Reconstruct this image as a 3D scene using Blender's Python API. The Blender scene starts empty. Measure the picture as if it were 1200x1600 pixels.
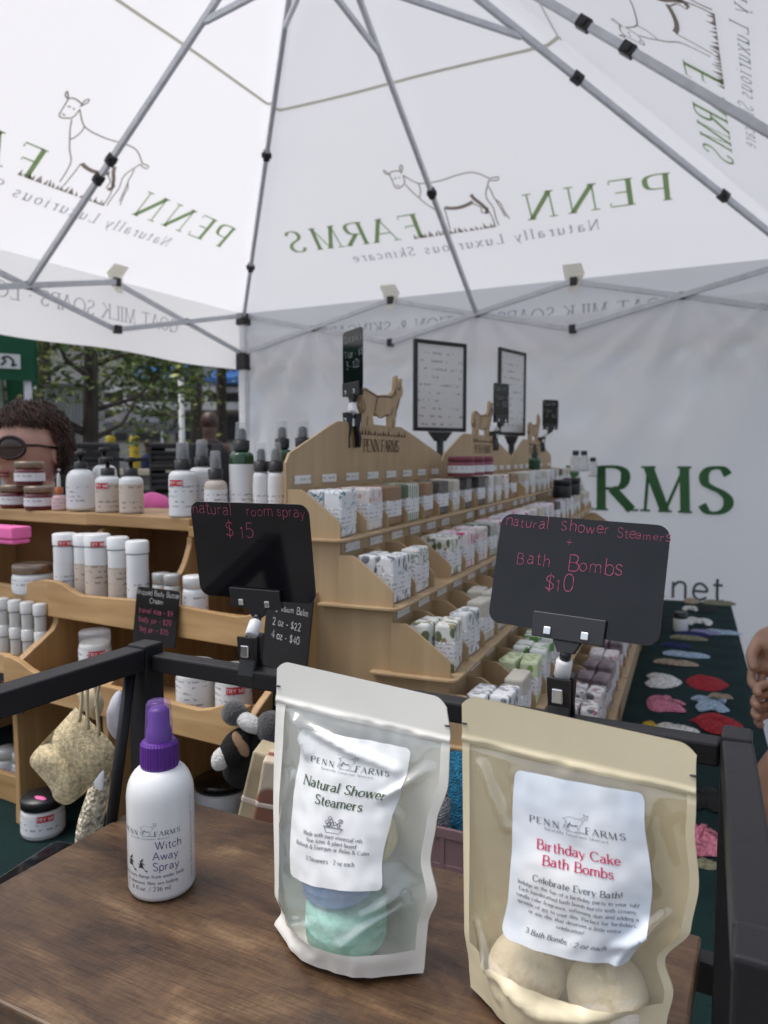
import bpy, math, random
from mathutils import Vector, Matrix, noise
random.seed(7)
R = math.radians
scene = bpy.context.scene
# ------------------------------------------------------------------ camera
CH = 1.35; FPX = 1195.0
cam_d = bpy.data.cameras.new('camera'); cam = bpy.data.objects.new('camera', cam_d)
scene.collection.objects.link(cam); scene.camera = cam
cam.location = (0, 0, CH); cam.rotation_euler = (R(90 - 4.2), 0, R(27))
cam_d.sensor_fit = 'HORIZONTAL'; cam_d.sensor_width = 36; cam_d.lens = 36 * FPX / 1200
cam_d.clip_start = 0.02; cam_d.clip_end = 500
cam_d.dof.use_dof = True; cam_d.dof.focus_distance = 0.62; cam_d.dof.aperture_fstop = 14
# ------------------------------------------------------------------ light
SUN_EL, SUN_AZ = 66, 245
world = bpy.data.worlds.new('World'); scene.world = world; world.use_nodes = True
wn = world.node_tree.nodes; wl = world.node_tree.links
sky = wn.new('ShaderNodeTexSky'); sky.sky_type = 'NISHITA'; sky.sun_disc = False
sky.sun_elevation = R(SUN_EL); sky.sun_rotation = R(SUN_AZ); sky.dust_density = 4; sky.ozone_density = 1.0
hs = wn.new('ShaderNodeHueSaturation'); hs.inputs['Saturation'].default_value = .6  # overcast: a whitish sky
wl.new(sky.outputs[0], hs.inputs['Color']); wl.new(hs.outputs[0], wn['Background'].inputs[0]); wn['Background'].inputs[1].default_value = 0.13
sd = bpy.data.lights.new('sun', 'SUN'); sd.energy = 1.15; sd.angle = R(30); sd.color = (1, .97, .92)
sun = bpy.data.objects.new('sun', sd); scene.collection.objects.link(sun)
sun.rotation_euler = (R(90 - SUN_EL), 0, R(180 - SUN_AZ)); sun.location = (0, -3, 6)
scene.view_settings.view_transform = 'Standard'; scene.view_settings.look = 'None'
scene.view_settings.exposure = 0.7; scene.view_settings.gamma = 1
try:
    scene.cycles.use_denoising = True
    scene.cycles.max_bounces = 10; scene.cycles.transparent_max_bounces = 16
    scene.cycles.sample_clamp_indirect = 4.0
except Exception: pass
# ------------------------------------------------------------------ picking points on real planes
CAM = Vector((0, 0, CH)); _y = R(27); _p = R(-4.2)
FW = Vector((-math.sin(_y) * math.cos(_p), math.cos(_y) * math.cos(_p), math.sin(_p)))
RT = Vector((math.cos(_y), math.sin(_y), 0)); UP = RT.cross(FW)
def ray(px, py): return FW + RT * ((px - 600) / FPX) + UP * ((800 - py) / FPX)
def atz(px, py, z): d = ray(px, py); return CAM + d * ((z - CH) / d.z)
def aty(px, py, y): d = ray(px, py); return CAM + d * (y / d.y)
def atx(px, py, x): d = ray(px, py); return CAM + d * (x / d.x)
def atd(px, py, D): return CAM + ray(px, py) * D
def onplane(px, py, n, c): d = ray(px, py); return CAM + d * ((c - n.dot(CAM)) / d.dot(n))
def row(px, n, c, z):
    """point on the vertical plane n.p=c at height z seen in pixel column px"""
    a = (px - 600) / FPX; A = FW.dot(n) + a * RT.dot(n); B = UP.dot(n)
    det = A * UP.z - B * FW.z; s = (c * UP.z - B * (z - CH)) / det; sb = (A * (z - CH) - c * FW.z) / det
    return CAM + (FW + RT * a) * s + UP * sb
def depth(p): return (p - CAM).dot(FW)
# ------------------------------------------------------------------ materials
MATS = {}
def nt(m): return m.node_tree.nodes, m.node_tree.links
def mat(name, col, rough=.5, metal=0, var=.06, scale=8, bump=0, bscale=60, spec=None, stretch=None, coat=0, sheen=0, kind='noise', sub=0):
    if name in MATS: return MATS[name]
    m = bpy.data.materials.new(name); m.use_nodes = True; N, L = nt(m); b = N['Principled BSDF']
    b.inputs['Roughness'].default_value = rough; b.inputs['Metallic'].default_value = metal
    if spec is not None: b.inputs['Specular IOR Level'].default_value = spec
    if coat: b.inputs['Coat Weight'].default_value = coat; b.inputs['Coat Roughness'].default_value = .08
    if sheen: b.inputs['Sheen Weight'].default_value = sheen
    if sub: b.inputs['Subsurface Weight'].default_value = sub; b.inputs['Subsurface Radius'].default_value = (.01, .006, .004); b.inputs['Subsurface Scale'].default_value = .5
    tc = N.new('ShaderNodeTexCoord'); src = tc.outputs['Object']
    if stretch:
        mp = N.new('ShaderNodeMapping'); mp.inputs['Scale'].default_value = stretch; L.new(src, mp.inputs[0]); src = mp.outputs[0]
    n = N.new('ShaderNodeTexNoise'); n.inputs['Scale'].default_value = scale; n.inputs['Detail'].default_value = 6; L.new(src, n.inputs['Vector'])
    r = N.new('ShaderNodeValToRGB'); L.new(n.outputs['Fac'], r.inputs[0])
    lo = [max(0, c * (1 - var * 1.6)) for c in col]; hi = [min(1, c * (1 + var)) for c in col]
    r.color_ramp.elements[0].position = .3; r.color_ramp.elements[1].position = .7
    r.color_ramp.elements[0].color = (*lo, 1); r.color_ramp.elements[1].color = (*hi, 1)
    L.new(r.outputs[0], b.inputs['Base Color'])
    if bump:
        if kind == 'noise':
            t = N.new('ShaderNodeTexNoise'); t.inputs['Scale'].default_value = bscale; t.inputs['Detail'].default_value = 4; out = t.outputs['Fac']
        else:
            t = N.new('ShaderNodeTexVoronoi'); t.inputs['Scale'].default_value = bscale; out = t.outputs['Distance']
        L.new(src, t.inputs['Vector'])
        bn = N.new('ShaderNodeBump'); bn.inputs['Strength'].default_value = bump; bn.inputs['Distance'].default_value = .004
        L.new(out, bn.inputs['Height']); L.new(bn.outputs[0], b.inputs['Normal'])
    MATS[name] = m; return m
def mat_fabric(name, col, trans=.5, tcol=None, var=.03, bump=.12):
    m = bpy.data.materials.new(name); m.use_nodes = True; N, L = nt(m); N.remove(N['Principled BSDF'])
    out = N['Material Output']; d = N.new('ShaderNodeBsdfDiffuse'); t = N.new('ShaderNodeBsdfTranslucent'); mx = N.new('ShaderNodeMixShader')
    tc = N.new('ShaderNodeTexCoord'); n = N.new('ShaderNodeTexNoise'); n.inputs['Scale'].default_value = 2.2; n.inputs['Detail'].default_value = 5
    L.new(tc.outputs['Object'], n.inputs['Vector']); r = N.new('ShaderNodeValToRGB'); L.new(n.outputs['Fac'], r.inputs[0])
    r.color_ramp.elements[0].color = (*[c * (1 - var) for c in col], 1); r.color_ramp.elements[1].color = (*[min(1, c * (1 + var)) for c in col], 1)
    L.new(r.outputs[0], d.inputs[0]); t.inputs[0].default_value = (*(tcol or col), 1)
    b = N.new('ShaderNodeBump'); b.inputs['Strength'].default_value = bump; b.inputs['Distance'].default_value = .02
    n2 = N.new('ShaderNodeTexNoise'); n2.inputs['Scale'].default_value = 5; n2.inputs['Detail'].default_value = 6; n2.inputs['Distortion'].default_value = .6
    L.new(tc.outputs['Object'], n2.inputs['Vector']); L.new(n2.outputs['Fac'], b.inputs['Height']); L.new(b.outputs[0], d.inputs['Normal']); L.new(b.outputs[0], t.inputs['Normal'])
    mx.inputs[0].default_value = trans; L.new(d.outputs[0], mx.inputs[1]); L.new(t.outputs[0], mx.inputs[2]); L.new(mx.outputs[0], out.inputs[0])
    MATS[name] = m; return m
def mat_wood(name, c0, c1, axis='x', scale=6, rough=.5, knots=0, bump=.1, fine=1.0, c2=None, mixf=.4):
    if name in MATS: return MATS[name]
    m = bpy.data.materials.new(name); m.use_nodes = True; N, L = nt(m); b = N['Principled BSDF']; b.inputs['Roughness'].default_value = rough
    tc = N.new('ShaderNodeTexCoord'); mp = N.new('ShaderNodeMapping')
    s = [14 * fine, 14 * fine, 14 * fine]; s['xyz'.index(axis)] = 1.2 * fine ** .5; mp.inputs['Scale'].default_value = s; L.new(tc.outputs['Object'], mp.inputs[0])
    n = N.new('ShaderNodeTexNoise'); n.inputs['Scale'].default_value = scale; n.inputs['Detail'].default_value = 8; n.inputs['Distortion'].default_value = .7
    L.new(mp.outputs[0], n.inputs['Vector'])
    n2 = N.new('ShaderNodeTexNoise'); n2.inputs['Scale'].default_value = scale * (2.6 if mixf > .5 else .9); n2.inputs['Detail'].default_value = 5; n2.inputs['Distortion'].default_value = .8 if mixf > .5 else 0; L.new(tc.outputs['Object'], n2.inputs['Vector'])
    mx_ = N.new('ShaderNodeMix'); mx_.inputs[0].default_value = mixf; L.new(n.outputs['Fac'], mx_.inputs[2]); L.new(n2.outputs['Fac'], mx_.inputs[3])
    r = N.new('ShaderNodeValToRGB'); L.new(mx_.outputs[0], r.inputs[0])
    r.color_ramp.elements[0].position = .36; r.color_ramp.elements[1].position = .66
    r.color_ramp.elements[0].color = (*c0, 1); r.color_ramp.elements[1].color = (*c1, 1)
    if c2: e = r.color_ramp.elements.new(.52); e.color = (*c2, 1)
    col = r.outputs[0]
    if knots:
        v = N.new('ShaderNodeTexVoronoi'); v.inputs['Scale'].default_value = knots; mp2 = N.new('ShaderNodeMapping'); s2 = [1.6, 1.6, 1.6]; s2['xyz'.index(axis)] = .8; mp2.inputs['Scale'].default_value = s2
        L.new(tc.outputs['Object'], mp2.inputs[0]); L.new(mp2.outputs[0], v.inputs['Vector'])
        add = N.new('ShaderNodeMath'); add.operation = 'MULTIPLY_ADD'; add.inputs[1].default_value = .25; L.new(n.outputs['Fac'], add.inputs[0]); L.new(v.outputs['Distance'], add.inputs[2])
        r2 = N.new('ShaderNodeValToRGB'); r2.color_ramp.elements[0].position = .17; r2.color_ramp.elements[1].position = .36; L.new(add.outputs[0], r2.inputs[0])
        r2.color_ramp.elements[0].color = (.28, .24, .22, 1); r2.color_ramp.elements[1].color = (1, 1, 1, 1)
        mu = N.new('ShaderNodeMix'); mu.data_type = 'RGBA'; mu.blend_type = 'MULTIPLY'; mu.inputs[0].default_value = 1; L.new(col, mu.inputs[6]); L.new(r2.outputs[0], mu.inputs[7]); col = mu.outputs[2]
    L.new(col, b.inputs['Base Color'])
    bn = N.new('ShaderNodeBump'); bn.inputs['Strength'].default_value = bump; bn.inputs['Distance'].default_value = .002; L.new(n.outputs['Fac'], bn.inputs['Height']); L.new(bn.outputs[0], b.inputs['Normal'])
    MATS[name] = m; return m
def mat_board(name):
    """rustic printed board: fine saw-mark grain, mottled brown patches, dark knots and rubbed pale spots"""
    m = bpy.data.materials.new(name); m.use_nodes = True; N, L = nt(m); b = N['Principled BSDF']
    tc = N.new('ShaderNodeTexCoord'); src = tc.outputs['Object']
    def noi(sc, det, dist, scale, rough=.6):
        mp = N.new('ShaderNodeMapping'); mp.inputs['Scale'].default_value = sc; mp.inputs['Rotation'].default_value = (0, 0, R(3)); L.new(src, mp.inputs[0]); n = N.new('ShaderNodeTexNoise'); n.inputs['Scale'].default_value = scale; n.inputs['Detail'].default_value = det; n.inputs['Roughness'].default_value = rough; n.inputs['Distortion'].default_value = dist; L.new(mp.outputs[0], n.inputs[0]); return n.outputs['Fac']
    def ramp(f, stops):
        r = N.new('ShaderNodeValToRGB'); L.new(f, r.inputs[0]); e = r.color_ramp.elements
        while len(e) < len(stops): e.new(.5)
        for k, (p, c) in enumerate(stops): e[k].position = p; e[k].color = (*c, 1)
        return r.outputs[0]
    def mixc(kind, f, a, c):
        x = N.new('ShaderNodeMix'); x.data_type = 'RGBA'; x.blend_type = kind
        if isinstance(f, float): x.inputs[0].default_value = f
        else: L.new(f, x.inputs[0])
        L.new(a, x.inputs[6]); L.new(c, x.inputs[7]); return x.outputs[2]
    mot = noi((1, 2.2, 2), 6, .9, 9.); base = ramp(mot, [(.30, (.022, .012, .007)), (.45, (.070, .037, .020)), (.60, (.125, .072, .037)), (.75, (.25, .165, .09))])
    fine = noi((7, 210, 40), 5, .25, 3., .7); saw = noi((60, 16, 10), 3, .4, 5.)
    col = mixc('MULTIPLY', .85, base, ramp(fine, [(.34, (.38, .36, .35)), (.5, (.9, .9, .9)), (.66, (1.25, 1.22, 1.15))]))
    col = mixc('MULTIPLY', .35, col, ramp(saw, [(.38, (.55, .52, .5)), (.55, (1.05, 1.05, 1.05))]))
    v = N.new('ShaderNodeTexVoronoi'); v.inputs['Scale'].default_value = 6.5; mp = N.new('ShaderNodeMapping'); mp.inputs['Scale'].default_value = (.8, 1.7, 1); L.new(src, mp.inputs[0]); dn = N.new('ShaderNodeTexNoise'); dn.inputs['Scale'].default_value = 12; L.new(src, dn.inputs[0]); mv = N.new('ShaderNodeMix'); mv.data_type = 'VECTOR'; mv.inputs[0].default_value = .12; L.new(mp.outputs[0], mv.inputs[4]); L.new(dn.outputs['Color'], mv.inputs[5]); L.new(mv.outputs[1], v.inputs['Vector'])
    col = mixc('MULTIPLY', .9, col, ramp(v.outputs['Distance'], [(.09, (.20, .17, .17)), (.20, (.62, .56, .52)), (.33, (1, 1, 1))]))
    L.new(col, b.inputs['Base Color']); rr_ = N.new('ShaderNodeMapRange'); rr_.inputs[3].default_value = .28; rr_.inputs[4].default_value = .5; L.new(fine, rr_.inputs[0]); L.new(rr_.outputs[0], b.inputs['Roughness'])
    bn = N.new('ShaderNodeBump'); bn.inputs['Strength'].default_value = .3; bn.inputs['Distance'].default_value = .001; L.new(fine, bn.inputs['Height']); L.new(bn.outputs[0], b.inputs['Normal']); return m
def mat_print(name, base, ink, rows=160., frac=.35, gap=140., axis='z', lo=-1, hi=1, tint=None, rough=.45):
    """paper with rows of small printed words: thin ink lines broken by noise along the row"""
    if name in MATS: return MATS[name]
    m = bpy.data.materials.new(name); m.use_nodes = True; N, L = nt(m); b = N['Principled BSDF']; b.inputs['Roughness'].default_value = rough
    tc = N.new('ShaderNodeTexCoord'); sp = N.new('ShaderNodeSeparateXYZ'); L.new(tc.outputs['Object'], sp.inputs[0])
    def math_(op, a, bb=None, c=None):
        k = N.new('ShaderNodeMath'); k.operation = op
        for i, v in enumerate((a, bb, c)):
            if v is None: continue
            if isinstance(v, (int, float)): k.inputs[i].default_value = v
            else: L.new(v, k.inputs[i])
        return k.outputs[0]
    z = sp.outputs['xyz'.index(axis)]
    fr = math_('FRACT', math_('MULTIPLY', z, rows)); line = math_('LESS_THAN', fr, frac)
    n = N.new('ShaderNodeTexNoise'); n.inputs['Scale'].default_value = gap; n.inputs['Detail'].default_value = 2; L.new(tc.outputs['Object'], n.inputs['Vector'])
    w = math_('GREATER_THAN', n.outputs['Fac'], .5)
    n3 = N.new('ShaderNodeTexNoise'); n3.inputs['Scale'].default_value = 45; L.new(tc.outputs['Object'], n3.inputs['Vector'])
    w2 = math_('GREATER_THAN', n3.outputs['Fac'], .47)
    rng = math_('MULTIPLY', math_('GREATER_THAN', z, lo), math_('LESS_THAN', z, hi))
    f = math_('MULTIPLY', math_('MULTIPLY', line, w), math_('MULTIPLY', w2, rng)); f = math_('MULTIPLY', f, .6)
    mx = N.new('ShaderNodeMix'); mx.data_type = 'RGBA'; mx.inputs[6].default_value = (*base, 1); mx.inputs[7].default_value = (*ink, 1); L.new(f, mx.inputs[0])
    L.new(mx.outputs[2], b.inputs['Base Color']); MATS[name] = m; return m
def mat_pattern(name, base, ink, ink2=None, kind='floral', scale=70, rough=.55):
    if name in MATS: return MATS[name]
    m = bpy.data.materials.new(name); m.use_nodes = True; N, L = nt(m); b = N['Principled BSDF']; b.inputs['Roughness'].default_value = rough
    tc = N.new('ShaderNodeTexCoord'); oi = N.new('ShaderNodeObjectInfo'); ad = N.new('ShaderNodeVectorMath'); ad.operation = 'ADD'
    L.new(tc.outputs['Object'], ad.inputs[0]); L.new(oi.outputs['Random'], ad.inputs[1])
    def mixc(f, c0, c1):
        x = N.new('ShaderNodeMix'); x.data_type = 'RGBA'; L.new(f, x.inputs[0])
        for i, c in ((6, c0), (7, c1)):
            if isinstance(c, tuple): x.inputs[i].default_value = (*c, 1)
            else: L.new(c, x.inputs[i])
        return x.outputs[2]
    def thr(sock, a, bb):
        r = N.new('ShaderNodeMapRange'); r.inputs[1].default_value = a; r.inputs[2].default_value = bb; L.new(sock, r.inputs[0]); return r.outputs[0]
    if kind == 'stripe':
        w = N.new('ShaderNodeTexWave'); w.inputs['Scale'].default_value = scale; w.bands_direction = 'Y'; L.new(tc.outputs['Object'], w.inputs[0]); f = thr(w.outputs['Fac'], .45, .55); c = mixc(f, base, ink)
    elif kind == 'leaf':
        mp = N.new('ShaderNodeMapping'); mp.inputs['Rotation'].default_value = (.5, .7, .4); mp.inputs['Scale'].default_value = (1, 2.2, .8); L.new(ad.outputs[0], mp.inputs[0])
        v = N.new('ShaderNodeTexVoronoi'); v.inputs['Scale'].default_value = scale; L.new(mp.outputs[0], v.inputs['Vector']); f = thr(v.outputs['Distance'], .42, .34); c = mixc(f, base, ink)
        if ink2:
            n = N.new('ShaderNodeTexNoise'); n.inputs['Scale'].default_value = scale * 1.5; L.new(ad.outputs[0], n.inputs[0]); c = mixc(thr(n.outputs['Fac'], .6, .64), c, ink2)
    else:
        v = N.new('ShaderNodeTexVoronoi'); v.inputs['Scale'].default_value = scale; v.feature = 'DISTANCE_TO_EDGE'; n0 = N.new('ShaderNodeTexNoise'); n0.inputs['Scale'].default_value = 40; L.new(ad.outputs[0], n0.inputs[0])
        av = N.new('ShaderNodeMix'); av.data_type = 'VECTOR'; av.inputs[0].default_value = .06; L.new(ad.outputs[0], av.inputs[4]); L.new(n0.outputs['Color'], av.inputs[5])
        L.new(av.outputs[1], v.inputs['Vector']); f = thr(v.outputs['Distance'], .07, .03)
        n = N.new('ShaderNodeTexNoise'); n.inputs['Scale'].default_value = scale * .6; L.new(ad.outputs[0], n.inputs[0])
        mu = N.new('ShaderNodeMath'); mu.operation = 'MULTIPLY'; L.new(f, mu.inputs[0]); L.new(thr(n.outputs['Fac'], .48, .53), mu.inputs[1]); c = mixc(mu.outputs[0], base, ink)
        if ink2:
            v2 = N.new('ShaderNodeTexVoronoi'); v2.inputs['Scale'].default_value = scale * .8; L.new(ad.outputs[0], v2.inputs['Vector']); c = mixc(thr(v2.outputs['Distance'], .24, .2), c, ink2)
    L.new(c, b.inputs['Base Color'])
    n = N.new('ShaderNodeTexNoise'); n.inputs['Scale'].default_value = 90; L.new(ad.outputs[0], n.inputs[0]); bn = N.new('ShaderNodeBump'); bn.inputs['Strength'].default_value = .25; bn.inputs['Distance'].default_value = .003; L.new(n.outputs['Fac'], bn.inputs['Height']); L.new(bn.outputs[0], b.inputs['Normal'])
    MATS[name] = m; return m
def mat_film(name, tint, opacity=.18, rough=.12, haze=None):
    m = bpy.data.materials.new(name); m.use_nodes = True; N, L = nt(m); N.remove(N['Principled BSDF'])
    g = N.new('ShaderNodeBsdfGlossy'); g.inputs['Roughness'].default_value = rough; g.inputs[0].default_value = (1, 1, 1, 1)
    t = N.new('ShaderNodeBsdfTransparent'); t.inputs[0].default_value = (*tint, 1); d = N.new('ShaderNodeBsdfDiffuse'); d.inputs[0].default_value = (*(haze or tint), 1)
    m1 = N.new('ShaderNodeMixShader'); m1.inputs[0].default_value = opacity; L.new(t.outputs[0], m1.inputs[1]); L.new(d.outputs[0], m1.inputs[2])
    lw = N.new('ShaderNodeLayerWeight'); f = N.new('ShaderNodeMath'); f.operation = 'POWER'; L.new(lw.outputs['Facing'], f.inputs[0]); f.inputs[1].default_value = 4; f2 = N.new('ShaderNodeMath'); f2.operation = 'MULTIPLY_ADD'; L.new(f.outputs[0], f2.inputs[0]); f2.inputs[1].default_value = .6; f2.inputs[2].default_value = .13; m2 = N.new('ShaderNodeMixShader'); L.new(f2.outputs[0], m2.inputs[0]); L.new(m1.outputs[0], m2.inputs[1]); L.new(g.outputs[0], m2.inputs[2])
    L.new(m2.outputs[0], N['Material Output'].inputs[0]); MATS[name] = m; return m
def mat_clear(name, tint, rough=.05):
    m = bpy.data.materials.new(name); m.use_nodes = True; N, L = nt(m); b = N['Principled BSDF']
    b.inputs['Base Color'].default_value = (*tint, 1); b.inputs['Roughness'].default_value = rough; b.inputs['Alpha'].default_value = .26; b.inputs['IOR'].default_value = 1.45; MATS[name] = m; return m
# ------------------------------------------------------------------ mesh building
def bez(p): return p
class MB:
    def __init__(s): s.v = []; s.f = []; s.sm = []
    def add(s, vs, fs, smooth=False):
        o = len(s.v); s.v += [tuple(v) for v in vs]
        for f in fs: s.f.append([i + o for i in f]); s.sm.append(smooth)
        return s
    def box(s, x0, x1, y0, y1, z0, z1, M=None):
        vs = [Vector(p) for p in ((x0, y0, z0), (x1, y0, z0), (x1, y1, z0), (x0, y1, z0), (x0, y0, z1), (x1, y0, z1), (x1, y1, z1), (x0, y1, z1))]
        if M: vs = [M @ v for v in vs]
        return s.add(vs, [(3, 2, 1, 0), (4, 5, 6, 7), (0, 1, 5, 4), (1, 2, 6, 5), (2, 3, 7, 6), (3, 0, 4, 7)])
    def bar(s, a, b, w, h=None, upv=(0, 0, 1)):
        """rectangular bar from a to b, w wide (sideways) and h high"""
        a = Vector(a); b = Vector(b); h = h or w; d = (b - a).normalized(); u = Vector(upv)
        if abs(d.dot(u)) > .98: u = Vector((0, 1, 0))
        r = d.cross(u).normalized(); u = r.cross(d)
        vs = [c + r * (w / 2 * i) + u * (h / 2 * j) for c in (a, b) for i, j in ((-1, -1), (1, -1), (1, 1), (-1, 1))]
        return s.add(vs, [(0, 1, 2, 3), (7, 6, 5, 4), (0, 4, 5, 1), (1, 5, 6, 2), (2, 6, 7, 3), (3, 7, 4, 0)])
    def tube(s, pts, r, n=8, caps=True):
        pts = [Vector(p) for p in pts]; rs = r if isinstance(r, (list, tuple)) else [r] * len(pts); rings = []
        pu = None
        for i, p in enumerate(pts):
            d = (pts[min(i + 1, len(pts) - 1)] - pts[max(i - 1, 0)]).normalized()
            if pu is None: pu = d.orthogonal().normalized()
            pu = (pu - d * pu.dot(d)).normalized(); q = d.cross(pu)
            rings.append([p + (pu * math.cos(2 * math.pi * k / n) + q * math.sin(2 * math.pi * k / n)) * rs[i] for k in range(n)])
        vs = [v for g in rings for v in g]; fs = []
        for i in range(len(pts) - 1):
            for k in range(n): k2 = (k + 1) % n; fs.append((i * n + k, i * n + k2, (i + 1) * n + k2, (i + 1) * n + k))
        s.add(vs, fs, True)
        if caps: o = len(s.v) - len(vs); s.f.append([o + k for k in range(n)][::-1]); s.sm.append(False); s.f.append([o + (len(pts) - 1) * n + k for k in range(n)]); s.sm.append(False)
        return s
    def lathe(s, prof, n=28, M=None, a0=0, a1=2 * math.pi, sx=1, sy=1, smooth=True):
        full = abs(a1 - a0 - 2 * math.pi) < 1e-6; m = n if full else n + 1; vs = []
        for r, z in prof:
            for k in range(m):
                a = a0 + (a1 - a0) * k / n; v = Vector((r * math.cos(a) * sx, r * math.sin(a) * sy, z)); vs.append(M @ v if M else v)
        fs = []
        for i in range(len(prof) - 1):
            for k in range(n):
                k2 = (k + 1) % m; fs.append((i * m + k, i * m + k2, (i + 1) * m + k2, (i + 1) * m + k))
        return s.add(vs, fs, smooth)
    def sphere(s, c, r, nu=20, nv=12, M=None, fn=None):
        c = Vector(c); rr = r if isinstance(r, (tuple, list)) else (r, r, r); vs = []
        for j in range(nv + 1):
            t = math.pi * j / nv
            for k in range(nu):
                a = 2 * math.pi * k / nu; d = Vector((math.sin(t) * math.cos(a), math.sin(t) * math.sin(a), math.cos(t)))
                v = Vector((d.x * rr[0], d.y * rr[1], d.z * rr[2]))
                if fn: v = fn(v, d)
                if M: v = M @ v
                vs.append(c + v)
        fs = [(j * nu + k, (j + 1) * nu + k, (j + 1) * nu + (k + 1) % nu, j * nu + (k + 1) % nu) for j in range(nv) for k in range(nu)]
        return s.add(vs, fs, True)
    def prism(s, poly, fn, t0, t1):
        """extruded 2D outline: fn(x, y, t) -> 3D point"""
        n = len(poly); vs = [fn(x, y, t0) for x, y in poly] + [fn(x, y, t1) for x, y in poly]
        return s.add(vs, [list(range(n))[::-1], list(range(n, 2 * n))] + [(i, (i + 1) % n, n + (i + 1) % n, n + i) for i in range(n)])
    def grid(s, fn, nu, nv, smooth=True, flip=False):
        vs = [fn(i / nu, j / nv) for j in range(nv + 1) for i in range(nu + 1)]; W = nu + 1
        fs = [(j * W + i, j * W + i + 1, (j + 1) * W + i + 1, (j + 1) * W + i) for j in range(nv) for i in range(nu)]
        if flip: fs = [f[::-1] for f in fs]
        return s.add(vs, fs, smooth)
    def build(s, name, m, parent=None, bevel=0, loc=None, solid=0, sub=0, off=None, seg=2):
        me = bpy.data.meshes.new(name)
        vs = [tuple(Vector(v) - off) for v in s.v] if off is not None else s.v
        me.from_pydata(vs, [], s.f); me.polygons.foreach_set('use_smooth', s.sm); me.materials.append(m); me.update()
        o = bpy.data.objects.new(name, me); scene.collection.objects.link(o)
        if parent: o.parent = parent
        if loc is not None: o.location = loc
        if bevel:
            b = o.modifiers.new('bevel', 'BEVEL'); b.width = bevel; b.segments = seg; b.limit_method = 'ANGLE'; b.angle_limit = R(40); b.harden_normals = False
        if solid: k = o.modifiers.new('solid', 'SOLIDIFY'); k.thickness = solid; k.offset = 0
        if sub: k = o.modifiers.new('sub', 'SUBSURF'); k.levels = sub; k.render_levels = sub
        return o
def tag(o, label=None, cat=None, group=None, kind=None):
    if label: o['label'] = label
    if cat: o['category'] = cat
    if group: o['group'] = group
    if kind: o['kind'] = kind
    return o
def thing(name, label, cat, loc=(0, 0, 0), rz=0, group=None):
    o = bpy.data.objects.new(name, None); scene.collection.objects.link(o); o.empty_display_size = .05
    o.location = loc; o.rotation_euler = (0, 0, rz); return tag(o, label, cat, group)
def dup(root, loc, rz, label, group=None):
    r = root.copy(); scene.collection.objects.link(r); r.location = loc; r.rotation_euler = (0, 0, rz); r['label'] = label
    if group: r['group'] = group
    def rec(src, dst):
        for ch in list(src.children):
            c = ch.copy(); scene.collection.objects.link(c); c.parent = dst; rec(ch, c)
    rec(root, r); return r
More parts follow.
